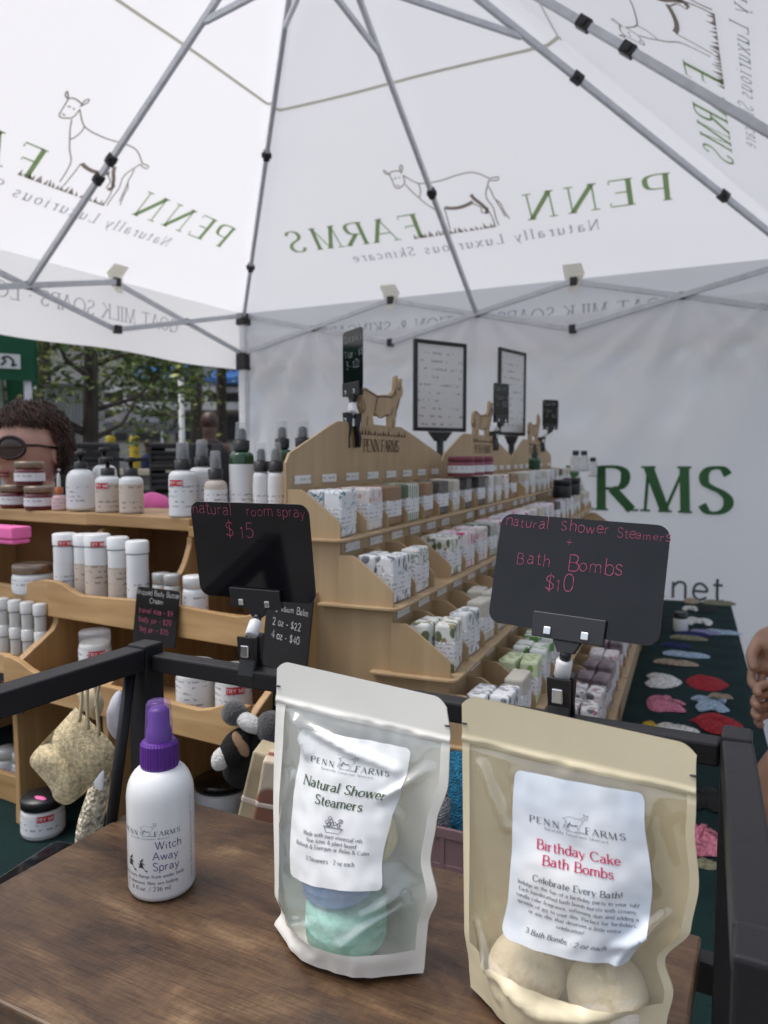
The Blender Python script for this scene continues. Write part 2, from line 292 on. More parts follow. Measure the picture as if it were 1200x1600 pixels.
# ------------------------------------------------------------------ stroke lettering (a pen drawn alphabet)
GL = {
'A': (8, 't0,0 4,10|T4,10 8,0|t1.5,3.6 6.5,3.6'), 'B': (6.6, 'T.6,0 .6,10|~.6,10 4,10 5.6,8.8 5.6,6.7 4,5.4 .6,5.3|~.6,5.3 4.6,5.2 6.4,3.9 6.4,1.5 4.6,.1 .6,0'),
'C': (8, '~7.6,8 6,9.6 4,10 1.8,9 .2,6.8 0,5 .3,3 1.8,1 4,0 6,.4 7.8,2'), 'D': (8, 'T.6,0 .6,10|~.6,10 4,9.9 7,8 7.9,5 7,2 4,.1 .6,0'),
'E': (6, 'T.6,0 .6,10|t.6,10 6,10 6,8.6|t.6,5.2 4.6,5.2|t.6,0 6.2,0 6.2,1.5'), 'F': (6, 'T.6,0 .6,10|t.6,10 6,10 6,8.6|t.6,5.2 4.6,5.2 4.6,4.4'),
'G': (8.4, '~7.6,8 6,9.6 4,10 1.8,9 .2,6.8 0,5 .3,3 1.8,1 4,0 6,.3 7.8,1.4|T7.8,0 7.8,4.2'), 'H': (8, 'T.6,0 .6,10|T7.4,0 7.4,10|t.6,5.2 7.4,5.2'),
'I': (1.8, 'T.9,0 .9,10'), 'K': (7.4, 'T.6,0 .6,10|t6.6,10 .8,4.4|T2.8,6.3 7.2,0'), 'L': (6, 'T.6,0 .6,10|t.6,0 6,0 6,1.6'),
'M': (10, 't.6,0 1.2,10|T1.2,10 5,0|t5,0 8.8,10|T8.8,10 9.4,0'), 'N': (8.4, 't.8,0 .8,10|T.8,10 7.6,0|t7.6,0 7.6,10'),
'O': (9, '~4.5,10 2,9 .3,7 0,5 .3,3 2,1 4.5,0 7,1 8.7,3 9,5 8.7,7 7,9 4.5,10'), 'P': (6.4, 'T.6,0 .6,10|~.6,10 4,10 6,9 6.2,7 5.6,5.4 4,4.7 .6,4.7'),
'R': (7.2, 'T.6,0 .6,10|~.6,10 4,10 5.8,9 6,7.2 5.4,5.8 4,5 .6,5|T3,5 7.4,0'), 'S': (6, '~5.4,8.4 4.4,9.7 3,10 1.4,9.6 .5,8.3 .8,6.6 2.2,5.6 4,4.7 5.4,3.4 5.6,1.8 4.6,.5 3,0 1.4,.3 .3,1.8'),
'T': (8, 'T4,0 4,10|t0,8.7 0,10 8,10 8,8.7'), 'U': (8, '~.6,10 .6,4 1.4,1.2 4,0 6.6,1.2 7.4,4 7.4,10'), 'V': (8, 'T0,10 4,0|t4,0 8,10'), 'W': (11, 'T0,10 3,0|t3,0 5.5,10|T5.5,10 8,0|t8,0 11,10'),
'X': (8, 'T0,10 8,0|t8,10 0,0'), 'Y': (8, 'T0,10 4,5|t8,10 4,5|T4,5 4,0'),
'a': (5.4, '~.6,5.2 2,6.3 3.8,6 4.4,4.6 4.4,2|~4.4,3.8 2,3.5 .3,2.4 .2,1 1.6,0 3.2,.4 4.4,1.8|T4.4,2.2 4.5,.6 5.3,.1'), 'b': (5.6, 'T.6,0 .6,10|~.6,4.6 2,6.2 4,6.2 5.3,4.4 5.3,1.9 4,.1 2,.1 .6,1.4'),
'c': (4.8, '~4.6,5 3.4,6.2 1.8,6.1 .3,4.4 .2,2 1.6,.2 3.2,0 4.7,1.2'), 'd': (5.6, 'T5,0 5,10|~5,4.6 3.6,6.2 1.8,6.2 .3,4.4 .3,1.9 1.6,.1 3.6,.1 5,1.4'),
'e': (5, '~.3,3.4 4.8,3.4 4.4,5.2 2.8,6.3 1,5.6 .2,3.4 .6,1.2 2.4,0 4.8,1.1'), 'f': (3.6, '~4,9.4 3,10 1.8,9.4 1.5,8 1.5,0|t0,6 3.2,6'),
'g': (5.4, '~4.4,5 3.2,6.2 1.6,6.1 .4,4.4 .5,2.6 1.8,1.4 3.4,1.7 4.4,3|~4.7,6.2 4.6,0 4,-2.2 2,-2.8 .4,-2'), 'h': (5.8, 'T.6,0 .6,10|~.6,4.4 2.4,6.2 4.4,6 5,4.4 5,0'),
'i': (1.8, 'T.9,0 .9,6.2|T.9,8.4 .9,8.9'), 'j': (2.4, '~1.5,6.2 1.5,-1.6 .3,-2.8|T1.5,8.4 1.5,8.9'), 'k': (5.4, 'T.6,0 .6,10|t4.8,6.2 .8,2.6|T2.2,3.8 5.2,0'), 'l': (1.8, 'T.9,0 .9,10'),
'm': (9, 'T.6,0 .6,6.2|~.6,4.6 2,6.2 3.8,6.1 4.5,4.6 4.5,0|~4.5,4.6 5.8,6.2 7.6,6.1 8.3,4.6 8.3,0'), 'n': (5.8, 'T.6,0 .6,6.2|~.6,4.4 2.4,6.2 4.4,6 5,4.4 5,0'),
'o': (5.6, '~2.8,6.2 .9,5.3 .2,3.1 .9,.9 2.8,0 4.7,.9 5.4,3.1 4.7,5.3 2.8,6.2'), 'p': (5.6, 'T.6,-2.8 .6,6.2|~.6,4.6 2,6.2 4,6.2 5.3,4.4 5.3,1.9 4,.1 2,.1 .6,1.4'),
'q': (5.6, 'T5,-2.8 5,6.2|~5,4.6 3.6,6.2 1.8,6.2 .3,4.4 .3,1.9 1.6,.1 3.6,.1 5,1.4'), 'r': (4, 'T.6,0 .6,6.2|~.6,4 1.8,5.9 3.8,6'), 's': (4.2, '~3.9,5.2 2.8,6.2 1.2,6 .5,4.8 1.2,3.6 3,2.9 4,1.7 3.4,.3 1.8,0 .3,1'),
't': (3.6, '~1.6,8.6 1.6,1.4 2.4,.1 3.7,.5|t.2,6.2 3.4,6.2'), 'u': (5.8, '~.6,6.2 .6,2 1.4,.2 3.2,.1 5,1.8|T5,6.2 5,0'), 'v': (5.4, 'T0,6.2 2.7,0|t2.7,0 5.4,6.2'), 'w': (8, 'T0,6.2 2,0|t2,0 4,6.2|T4,6.2 6,0|t6,0 8,6.2'),
'x': (5.2, 'T0,6.2 5.2,0|t5.2,6.2 0,0'), 'y': (5.4, 'T0,6.2 2.8,0|t5.4,6.2 1.6,-2.8 .2,-2.6'), 'z': (4.8, 't.2,6.2 4.6,6.2|T4.6,6.2 .2,0|t.2,0 4.8,0'),
'0': (6, '~3,10 1,8.8 .3,5 1,1.2 3,0 5,1.2 5.7,5 5,8.8 3,10'), '1': (3, 't.4,8 1.8,10|T1.8,10 1.8,0'), '2': (6, '~.4,7.8 1.4,9.6 3,10 5,9 5.2,7 4,4.6 .3,0|t.3,0 5.8,0'), '3': (6, '~.5,8.6 2,10 4.4,9.6 5,7.6 4,5.8 2,5.3|~2,5.3 4.6,4.8 5.6,2.8 4.6,.6 2.4,0 .3,1.4'),
'4': (6, 't4.4,0 4.4,10 .2,3 6,3'), '5': (6, 't5.2,10 1.2,10 .8,5.6|~.8,5.6 3,6.3 5.2,5 5.6,2.8 4.6,.7 2.4,0 .3,1.2'), '6': (6, '~5,9.4 3,9.6 1,7.4 .3,4 1,1 3,0 5,.9 5.6,3.2 4.6,5.4 2.6,5.8 .6,4'), '7': (6, 't.3,10 5.7,10|T5.7,10 2,0'),
'8': (6, '~3,5.4 1,6.6 .8,8.6 3,10 5.2,8.6 5,6.6 3,5.4 .6,3.8 .4,1.4 3,0 5.6,1.4 5.4,3.8 3,5.4'), '9': (6, '~5.4,6 3.4,4.4 1.4,4.8 .4,6.8 1.2,9.2 3.2,10 5,9 5.6,6 5,2.6 3,.2 1,.4'),
'$': (6, '~5.4,8.2 4.2,9.2 2.4,9.2 .8,8 1,6.2 3,5.2 5,4 5.4,2 4,.8 2,.7 .4,1.8|T3,-1 3,11'), '.': (1.8, 'T.9,0 .9,.6'), ',': (1.8, 'T1,.6 .5,-1.2'), '!': (1.8, 'T.9,3 .9,10|T.9,0 .9,.6'), '+': (6, 't.3,4.5 5.7,4.5|t3,1.8 3,7.2'), '-': (4, 't.4,3.6 3.6,3.6'), '~': (6, '~.4,3.6 1.8,4.6 4,3 5.6,4'),
'/': (4.4, 't0,-.6 4.4,10'), '&': (8, '~8,5 6,2 4,.2 2,0 .4,1.4 .8,3.6 3.4,5.6 4.6,7.6 3.6,9.6 2,9.4 1.6,7.6 3.4,4.6 8,0'), "'": (1.6, 'T.8,10 .8,8'), 'o.': (2, ''), '\u00b7': (2.4, 'T1.2,4 1.2,5'), ':': (1.8, 'T.9,0 .9,.6|T.9,5 .9,5.6')}
def smooth_pts(p, k=4):
    out = []
    for i in range(len(p) - 1):
        p0 = p[max(i - 1, 0)]; p1 = p[i]; p2 = p[i + 1]; p3 = p[min(i + 2, len(p) - 1)]
        for j in range(k):
            t = j / k
            out.append(tuple(.5 * (2 * b + (c - a) * t + (2 * a - 5 * b + 4 * c - d) * t * t + (3 * b - a - 3 * c + d) * t ** 3) for a, b, c, d in zip(p0, p1, p2, p3)))
    out.append(p[-1]); return out
def parse(ch):
    w, s = GL.get(ch, (4, '')); res = []
    for st in s.split('|'):
        if not st: continue
        fl = st[0] if st[0] in 'tT~' else ''; pts = [tuple(map(float, q.split(','))) for q in st[len(fl):].split()]
        res.append((fl, smooth_pts(pts) if fl == '~' else pts, len(pts)))
    return w, res
PARSED = {c: parse(c) for c in GL}
def stroke2d(pts, wfun):
    """ribbon in 2D with joined corners: returns list of quads (4 points)"""
    q = []
    n = len(pts); L = []; Rr = []
    for i, p in enumerate(pts):
        a = pts[max(i - 1, 0)]; b = pts[min(i + 1, n - 1)]; dx, dy = b[0] - a[0], b[1] - a[1]; l = math.hypot(dx, dy) or 1; dx /= l; dy /= l
        w = wfun(dx, dy) / 2; L.append((p[0] - dy * w, p[1] + dx * w)); Rr.append((p[0] + dy * w, p[1] - dx * w))
    for i in range(n - 1): q.append((Rr[i], Rr[i + 1], L[i + 1], L[i]))
    return q
def write(mb, text, fn, h, x=0, y=0, align='c', pen=.9, serif=False, track=1.6, jit=0, thick=1.7, thin=.55, bold=1):
    """adds text as thin flat strokes; fn(x, y) maps the writing plane to 3D; h is capital height"""
    k = h / 10; tot = 0
    for c in text: tot += (3.2 if c == ' ' else PARSED.get(c, (4, []))[0]) + track
    tot -= track; cx = x - (tot * k / 2 if align == 'c' else tot * k if align == 'r' else 0)
    for c in text:
        if c == ' ': cx += (3.2 + track) * k; continue
        w, ss = PARSED.get(c, (4, [])); jy = random.uniform(-jit, jit); js = 1 + random.uniform(-jit, jit) * .25
        for fl, pts, n in ss:
            if not serif: wf = lambda dx, dy: pen
            elif fl == 't': wf = lambda dx, dy: thin * bold
            elif fl == 'T': wf = lambda dx, dy: thick * bold
            else: wf = lambda dx, dy: (thin + (thick - thin) * abs(dy) ** 1.5) * bold
            qs = stroke2d(pts, wf)
            if serif and fl in ('T', 't') and n == 2:
                for e, o in ((pts[0], pts[1]), (pts[1], pts[0])):
                    if (abs(e[1]) < .01 or abs(e[1] - 10) < .01 or abs(e[1] - 6.2) < .01) and abs(e[1] - o[1]) > 2:
                        sw = 1.5 if fl == 'T' else 1.1; qs.append(((e[0] - sw, e[1] - .25), (e[0] + sw, e[1] - .25), (e[0] + sw, e[1] + .25), (e[0] - sw, e[1] + .25)))
            for q in qs: mb.add([fn(cx + a * k * js, y + (b * js + jy) * k) for a, b in q], [(0, 1, 2, 3)])
        cx += (w + track) * k
GOAT = {'l': ['0.586,0.172 0.573,0.158 0.558,0.146 0.54,0.142 0.518,0.141 0.492,0.142 0.466,0.146 0.443,0.148 0.422,0.147 0.406,0.14 0.391,0.129 0.384,0.123',
 '0.384,0.123 0.364,0.123 0.367,0.115 0.387,0.119', '0.387,0.119 0.393,0.107 0.402,0.089 0.404,0.073 0.399,0.058 0.395,0.044 0.396,0.017 0.394,-0.005',
 '0.392,0.104 0.388,0.086 0.386,0.07 0.375,0.054 0.373,0.037 0.364,0.008', '0.384,0.066 0.378,0.041 0.372,0.016', '0.44,0.066 0.425,0.053 0.426,0.039 0.419,0.036',
 '0.416,0.058 0.408,0.036 0.404,0.014 0.404,-0.007', '0.59,0.148 0.581,0.128 0.569,0.108 0.556,0.087 0.538,0.065 0.533,0.039 0.532,0.01', '0.557,0.145 0.557,0.13 0.563,0.114 0.569,0.108',
 '0.515,0.068 0.516,0.04 0.519,0.005', '0.62,0.183 0.61,0.188 0.594,0.186 0.586,0.182', '0.62,0.182 0.619,0.165 0.618,0.146 0.611,0.142 0.602,0.145 0.59,0.153 0.587,0.174',
 '0.62,0.183 0.631,0.195 0.629,0.185 0.62,0.182', '0.591,0.184 0.586,0.198 0.581,0.198 0.582,0.191 0.591,0.178', '0.613,0.168 0.606,0.170', '0.601,0.17 0.596,0.168', '0.614,0.15 0.606,0.149'],
 'b': ['0.513,0.069 0.499,0.064 0.48,0.062 0.459,0.065 0.44,0.071', '0.439,0.091 0.434,0.078 0.422,0.062 0.414,0.047', '0.419,0.036 0.412,0.038 0.412,0.05']}
LETX = [('P', 0.0), ('E', .078), ('N', .155), ('N', .252), ('F', .598), ('A', .668), ('R', .755), ('M', .832), ('S', .945)]
def logo(mb_l, mb_g, mb_t, fn, W, pen=1.0, tagline=True):
    """name, goat drawing and tagline of the banner; x runs 0..W"""
    for c, x in LETX:
        k = .0070 * W * 1.1
        for fl, pts, n in PARSED[c][1]:
            wf = (lambda dx, dy: .5 * pen) if fl == 't' else (lambda dx, dy: 1.5 * pen) if fl == 'T' else (lambda dx, dy: (.5 + abs(dy) ** 1.4) * pen)
            qs = stroke2d(pts, wf)
            if fl in 'tT' and n == 2:
                for e, o in ((pts[0], pts[1]), (pts[1], pts[0])):
                    if (abs(e[1]) < .01 or abs(e[1] - 10) < .01) and abs(e[1] - o[1]) > 2: qs.append(((e[0] - 1.3, e[1] - .22), (e[0] + 1.3, e[1] - .22), (e[0] + 1.3, e[1] + .22), (e[0] - 1.3, e[1] + .22)))
            for q in qs: mb_l.add([fn(x * W + a * k, (b * .0068 - .003) * W) for a, b in q], [(0, 1, 2, 3)])
    for key, wd in (('l', .0028), ('b', .009)):
        for s in GOAT[key]:
            pts = smooth_pts([tuple(map(float, p.split(','))) for p in s.split()], 3)
            for q in stroke2d(pts, lambda dx, dy: wd * pen): mb_g.add([fn(a * W, b * W) for a, b in q], [(0, 1, 2, 3)])
    rr = random.Random(3); x = .40
    while x < .62:
        hgt = rr.uniform(.006, .02); mb_g.add([fn((x) * W, -.008 * W), fn((x + .008) * W, -.008 * W), fn((x + rr.uniform(0, .012)) * W, (-.008 + hgt) * W)], [(0, 1, 2)]); x += rr.uniform(.004, .012)
    if tagline: write(mb_t, 'Naturally Luxurious Skincare', fn, .027 * W, .49 * W, -.058 * W, 'c', serif=True, track=4.2, thick=1.3 * pen, thin=.7 * pen)
def proj(p):
    d = Vector(p) - CAM; z = d.dot(FW); return 600 + FPX * d.dot(RT) / z, 800 - FPX * d.dot(UP) / z
def along_y(a, b, py):
    lo, hi = 0., 1.
    for _ in range(40):
        m = (lo + hi) / 2
        if proj(Vector(a).lerp(Vector(b), m))[1] > py: lo = m
        else: hi = m
    return Vector(a).lerp(Vector(b), lo)
# ------------------------------------------------------------------ palette
ground_m = mat('paving', (.17, .165, .155), .85, scale=1.5, var=.2, bump=.3, bscale=90)
canopy_m = mat_fabric('canopy_cloth', (.88, .88, .89), .5, (.86, .86, .885), var=.012, bump=.05)
valance_m = mat_fabric('valance_cloth', (.9, .9, .905), .55, (.93, .93, .945), var=.012, bump=.05)
wall_m = mat_fabric('sidewall_cloth', (.88, .88, .885), .55, (.93, .93, .94), var=.01, bump=.06)
steel_m = mat('grey_steel', (.56, .58, .62), .4, .3, scale=30)
tubewhite_m = mat('white_tube', (.72, .73, .76), .35, .1, scale=20)
blackp_m = mat('black_plastic', (.012, .012, .014), .38, scale=30)
blackmetal_m = mat('black_powdercoat', (.010, .010, .012), .5, .0, scale=40, bump=.08, bscale=400, spec=.3)
printgreen_m = mat_fabric('print_green', (.26, .36, .18), .6, (.30, .42, .20), bump=0)
printtaupe_m = mat_fabric('print_taupe', (.26, .22, .18), .6, (.28, .24, .20), bump=0)
printgrey_m = mat_fabric('print_grey', (.36, .36, .40), .6, (.38, .38, .43), bump=0)
wallgreen_m = mat('sidewall_green', (.028, .115, .035), .7, scale=20)
wallgrey_m = mat('sidewall_grey', (.07, .07, .08), .7, scale=20)
seam_m = mat_fabric('seam_tape', (.58, .56, .48), .55, (.60, .58, .50), bump=0)
chrome_m = mat('polished_steel', (.75, .75, .76), .18, 1, scale=30)
patch_m = mat_fabric('reinforcing_patch', (.86, .85, .80), .6, (.9, .89, .84))
ink_m = mat('black_ink', (.03, .03, .035), .6); inkgreen_m = mat('green_ink', (.045, .085, .035), .6); inkpink_m = mat('pink_ink', (.55, .035, .12), .6); inkpurple_m = mat('purple_ink', (.10, .045, .2), .6)
inkgrey_m = mat('grey_ink', (.12, .13, .15), .6)
# ------------------------------------------------------------------ ground
g = MB(); g.grid(lambda u, v: ((u - .5) * 300, (v - .5) * 300 + 60, 0), 4, 4, False); tag(g.build('ground', ground_m), kind='structure')
# ------------------------------------------------------------------ canopy tent
X0, X1, Y0, Y1, EZ = -2.9, .13, .75, 3.8, 2.207
PEAK = Vector((-1.42, 2.275, 3.42)); PPK = Vector((-1.44, 2.275, 3.31)); HUB = Vector((-1.43, 2.275, 2.98))
tent = thing('pop_up_canopy', 'white printed pop-up canopy with grey folding frame over the whole stall', 'canopy', (-1.4, 2.275, 0))
TO = tent.location
cs = [Vector((X0, Y1, EZ)), Vector((X1, Y1, EZ)), Vector((X1, Y0, EZ)), Vector((X0, Y0, EZ))]
def sag(s, t): return -.022 * math.sin(math.pi * min(1, t)) + .006 * math.sin(9 * s + 4 * t) * (1 - t) * min(1, t * 8)
rf = MB()
for i in range(4):
    a, b = cs[i], cs[(i + 1) % 4]
    def fn(u, v, a=a, b=b):
        p = a.lerp(b, u).lerp(PEAK, v); p.z += sag(u, v) * min(1, u * 30) * min(1, (1 - u) * 30)
        return p
    rf.grid(fn, 60, 28)
roof = rf.build('roof', canopy_m, tent, off=TO)
def face_fn(i):
    """plane map of roof face i seen from inside: x in metres from the face centre, y metres up the slope from the eave"""
    a, b = cs[i], cs[(i + 1) % 4]; ex = (b - a).normalized(); mid = (a + b) / 2; n0 = (PEAK - mid); fp = PEAK - a - ex * (PEAK - a).dot(ex); sl = fp.length; up = fp / sl; nrm = ex.cross(up); nrm = nrm if nrm.z < 0 else -nrm
    W = (b - a).length; foot = (PEAK - a).dot(ex)
    def fn(x, y):
        t = y / sl; xx = x + W / 2; left = foot * t; right = W - (W - foot) * t; s = (xx - left) / max(1e-6, right - left)
        p = a + ex * xx + up * y; p.z += sag(s, t) * min(1, max(0, s * 30)) * min(1, max(0, (1 - s) * 30))
        return p + nrm * .006
    return fn
SLB = math.hypot(Y1 - PEAK.y, PEAK.z - EZ)
for i, rev in ((0, 1), (3, 1), (1, 1)):
    f = face_fn(i); y0 = (2.447 - EZ) / (PEAK.z - EZ) * SLB; l, gt, tg = MB(), MB(), MB(); LW = 1.91
    fx = (lambda x, y, f=f, y0=y0: f(-(x - LW / 2) , y + y0))
    # cs runs so that +x of the face is to the right from outside or inside depending on the face; text must read mirrored from inside
    a, b = cs[i], cs[(i + 1) % 4]; cen = PEAK; ex = (b - a).normalized(); outward = (a + b) / 2 - Vector((PEAK.x, PEAK.y, EZ)); right_inside = outward.normalized().cross(Vector((0, 0, 1)))
    sgn = -1 if ex.dot(right_inside) > 0 else 1
    fx = (lambda x, y, f=f, y0=y0, sgn=sgn: f(sgn * (x - LW / 2), y + y0))
    logo(l, gt, tg, fx, LW)
    l.build('printed_name', printgreen_m, roof, off=TO); gt.build('printed_goat', printtaupe_m, roof, off=TO); tg.build('printed_tagline', printgrey_m, roof, off=TO)
# ring seam
sm = MB(); tz = (2.903 - EZ) / (PEAK.z - EZ)
for i in range(4):
    f = face_fn(i); a, b = cs[i], cs[(i + 1) % 4]; W = (b - a).length; ex = (b - a).normalized(); foot = (PEAK - a).dot(ex); y = tz * SLB
    x0 = foot * tz - W / 2; x1 = W / 2 - (W - foot) * tz
    sm.grid(lambda u, v: f(x0 + (x1 - x0) * u, y + (v - .5) * .012), 60, 1)
sm.build('seam', seam_m, roof, off=TO)
# valances with lettering
VT = 'GOAT MILK SOAPS ' + '\u00b7' + ' LOTION & SKINCARE'
for i in (0, 1, 3):
    a, b = cs[i], cs[(i + 1) % 4]; ex = (b - a).normalized(); out = ((a + b) / 2 - Vector((PEAK.x, PEAK.y, EZ))).normalized(); W = (b - a).length
    def vf(x, z, out=out, a=a, ex=ex, W=W): return a + ex * x + Vector((0, 0, z - EZ)) + out * (.012 * math.sin(x * 5) * (EZ - z) / .34 + .05 * (EZ - z))
    v = MB(); v.grid(lambda u, w: vf(u * W, EZ - .335 * w - .012 * math.sin(u * math.pi * 3) ** 2 * w), 40, 6)
    vo = v.build('valance', valance_m, tent, off=TO)
    t = MB(); rin = out.cross(Vector((0, 0, 1))); sgn = -1 if ex.dot(rin) > 0 else 1
    write(t, VT, lambda x, z: vf(W / 2 + sgn * x, z) - out * .006, .066, 0, 2.015, 'c', serif=True, track=2.1, thick=1.0, thin=.5)
    t.build('printed_name', printgrey_m, vo, off=TO)
# frame: legs, scissor trusses, roof poles
def joint(p, s=.036, par=tent, nm='joint'):
    j = MB(); p = Vector(p); j.box(p.x - s / 2, p.x + s / 2, p.y - s / 2, p.y + s / 2, p.z - s * .6, p.z + s * .6); return j.build(nm, blackp_m, par, bevel=.004, off=TO)
IN = .035
cor = [Vector((X0 + IN, Y1 - IN, 0)), Vector((X1 - IN, Y1 - IN, 0)), Vector((X1 - IN, Y0 + IN, 0)), Vector((X0 + IN, Y0 + IN, 0))]
for c in cor:
    l = MB(); l.box(c.x - .024, c.x + .024, c.y - .024, c.y + .024, 0, 1.9); l.box(c.x - .018, c.x + .018, c.y - .018, c.y + .018, 1.88, 2.17); lo = l.build('leg', tubewhite_m, tent, bevel=.004, off=TO)
    for z0, z1, w in ((1.865, 1.965, .035), (2.13, 2.2, .033)):
        j = MB(); j.box(c.x - w, c.x + w, c.y - w, c.y + w, z0, z1); j.build('bracket', blackp_m, lo, bevel=.006, off=TO)
ZH, ZL, ZM = 2.188, 1.962, 2.075
for i in (0, 1, 3):
    a, b = cor[i], cor[(i + 1) % 4]
    for k in range(3):
        p, q = a.lerp(b, k / 3), a.lerp(b, (k + 1) / 3); n = (b - a).normalized().cross(Vector((0, 0, 1))) * .009
        for z0, z1, sg in ((ZL, ZH, 1), (ZH, ZL, -1)):
            t = MB(); t.bar(p + n * sg + Vector((0, 0, z0)), q + n * sg + Vector((0, 0, z1)), .014, .026); t.build('truss_bar', steel_m, tent, bevel=.003, off=TO)
        joint(p.lerp(q, .5) + Vector((0, 0, ZM)), .028)
        if k < 2:
            for z in (ZH, ZL): joint(q + Vector((0, 0, z)), .034)
            inn = (Vector((PEAK.x, PEAK.y, 0)) - (a + b) / 2); inn.z = 0; inn.normalize(); ex = (b - a).normalized()
            w = MB(); base = q - inn * .01 + Vector((0, 0, ZH + .035)); w.add([base - ex * .05, base + ex * .05, base + ex * .045 + inn * .05 + Vector((0, 0, .04)), base - ex * .045 + inn * .05 + Vector((0, 0, .04)), base - ex * .02 - Vector((0, 0, .09)) + inn * .03, base + ex * .02 - Vector((0, 0, .09)) + inn * .03], [(0, 1, 2, 3), (0, 1, 5, 4)])
            w.build('corner_patch', patch_m, tent, solid=.002, off=TO)
mids = {i: cor[i].lerp(cor[(i + 1) % 4], .5) + Vector((0, 0, ZM)) for i in range(4)}
tops = {i: cor[i] + Vector((0, 0, 2.165)) for i in range(4)}
def pole(a, w, brk, strut_py):
    t = MB(); t.bar(a, PPK, w, w * 1.25); po = t.build('roof_pole', steel_m, tent, bevel=.003, off=TO)
    d = (PPK - a).normalized()
    for f in brk:
        p = a.lerp(PPK, f); j = MB(); j.bar(p - d * .022, p + d * .022, w * 1.5, w * 1.75); j.bar(p - d * .009, p + d * .009, w * 2.3, w * 1.1); j.build('bracket', blackp_m, po, bevel=.003, off=TO)
    s = MB(); p = a.lerp(PPK, strut_py); s.bar(p - Vector((0, 0, .012)), HUB, .016, .022); s.build('strut', steel_m, tent, bevel=.002, off=TO)
def frac(a, py): p = along_y(a, PPK, py); return (p - a).length / (PPK - a).length
fl = frac(mids[3], 250); fs = frac(mids[3], 28)
pole(mids[3], .019, [fl, fl - .05], fs)
pole(mids[0], .019, [frac(mids[0], 302)], frac(mids[0], 75))
pole(mids[1], .019, [fl + .05, fl - .03], fs)
pole(mids[2], .019, [fl], fs)
pole(tops[0], .020, [frac(tops[0], 243), frac(tops[0], 418)], frac(tops[0], 35))
fr = frac(tops[1], 122); pole(tops[1], .020, [fr, frac(tops[1], 306)], frac(tops[1], 52))
for i in (2, 3): pole(tops[i], .020, [fr], .55)
h = MB(); h.lathe([(0, 2.93), (.05, 2.93), (.05, 3.01), (.016, 3.02), (.016, 3.33), (0, 3.33)], 16, Matrix.Translation((HUB.x, HUB.y, 0))); h.build('peak_hub', blackp_m, tent, off=TO)
# ------------------------------------------------------------------ sidewall banner
sw = thing('sidewall_banner', 'white cloth back wall of the stall printed with green lettering', 'banner wall', (-1.4, 3.79, 0)); SO = sw.location
ATT = [X0 + .05, -2.39, -1.4, -.39, X1 - .05]
def wfun(x, z):
    top = 2.085
    d = top - z; y = .012 * math.sin(x * 3.1 + .6) * min(1, d) + .008 * noise.noise((x * 2.2, z * 1.1, 3.)) + .007 * noise.noise((x * 4 + z * 1.6, z * .9, 8.)) + .0015 * noise.noise((x * 13, z * 9, 2.))
    for i, xa in enumerate(ATT):
        ang = (x - xa) / (d + .06); y += .055 * math.exp(-(ang * .8) ** 2) * math.cos(ang * 9.) * min(1, d * 3) * math.exp(-d * .9)
    return Vector((x, 3.77 + y, z))
def wtop(x):
    k = 0
    for a, b in zip(ATT, ATT[1:]):
        if a <= x <= b: k = math.sin(math.pi * (x - a) / (b - a)) * .05 * (b - a)
    return 2.085 - k
m = MB(); m.grid(lambda u, v: wfun(X0 + .03 + u * (X1 - X0 - .04), .04 + (wtop(X0 + .03 + u * (X1 - X0 - .04)) - .04) * v), 150, 90)
swc = m.build('cloth', wall_m, sw, off=SO)
t = MB(); write(t, 'PENN FARMS', lambda x, z: wfun(x, z) - Vector((0, .012, 0)), .204, -.17, 1.093, 'r', serif=True, track=2.6, thick=2.1, thin=.7); t.build('printed_name', wallgreen_m, swc, off=SO)
t = MB(); write(t, 'pennfarms.net', lambda x, z: wfun(x, z) - Vector((0, .012, 0)), .122, -.188, .688, 'r', serif=False, pen=.95, track=1.9); t.build('printed_address', wallgrey_m, swc, off=SO)
# ------------------------------------------------------------------ tables under cloth
cloth_m = mat('dark_green_cloth', (.005, .021, .021), .9, scale=12, var=.15, bump=.25, bscale=300, spec=.2)
Wd = R(5.1); wv = Vector((-math.sin(Wd), math.cos(Wd), 0)); uv = Vector((math.cos(Wd), math.sin(Wd), 0))
def S(a, t, z): return uv * a + wv * t + Vector((0, 0, z))
def tablecloth(fn, la, lb, label, loc, zt=.74):
    """fn(a, t, z): fitted cloth over a folding table of la x lb metres"""
    m = MB(); r = .02
    def g(u, v):
        # unfold: square grid where the rim hangs to the ground
        ext = zt - .03; A = -ext + u * (la + 2 * ext); B = -ext + v * (lb + 2 * ext); da = max(0, -A, A - la); db = max(0, -B, B - lb); d = max(da, db)
        a = min(max(A, 0), la); b = min(max(B, 0), lb); z = zt - d; k = .02 * math.sin((a + b) * 11) * min(1, d * 2.5)
        sa = -1 if A < 0 else 1 if A > la else 0; sb = -1 if B < 0 else 1 if B > lb else 0
        wob = .0016 * noise.noise((a * 7, b * 7, 1)) + .0012 * math.sin(b * 46) if d == 0 else 0
        return fn(a + (k + .03 * min(1, d)) * sa * (da > 0), b + (k + .03 * min(1, d)) * sb * (db > 0), z + wob)
    m.grid(g, 90, 120)
    return tag(m.build('tablecloth', cloth_m, None, loc=loc, off=Vector(loc)), label, 'tablecloth')
tablecloth(lambda a, t, z: S(-.62 + a, .74 + t, z), .785, 2.71, 'dark green cloth under the crochet items and plywood soap displays', S(-.2, 2.1, 0))
Rr = R(3); rv = Vector((math.cos(Rr), -math.sin(Rr), 0)); bv = Vector((math.sin(Rr), math.cos(Rr), 0))
def T(a, b, z): return rv * a + bv * b + Vector((0, 0, z))
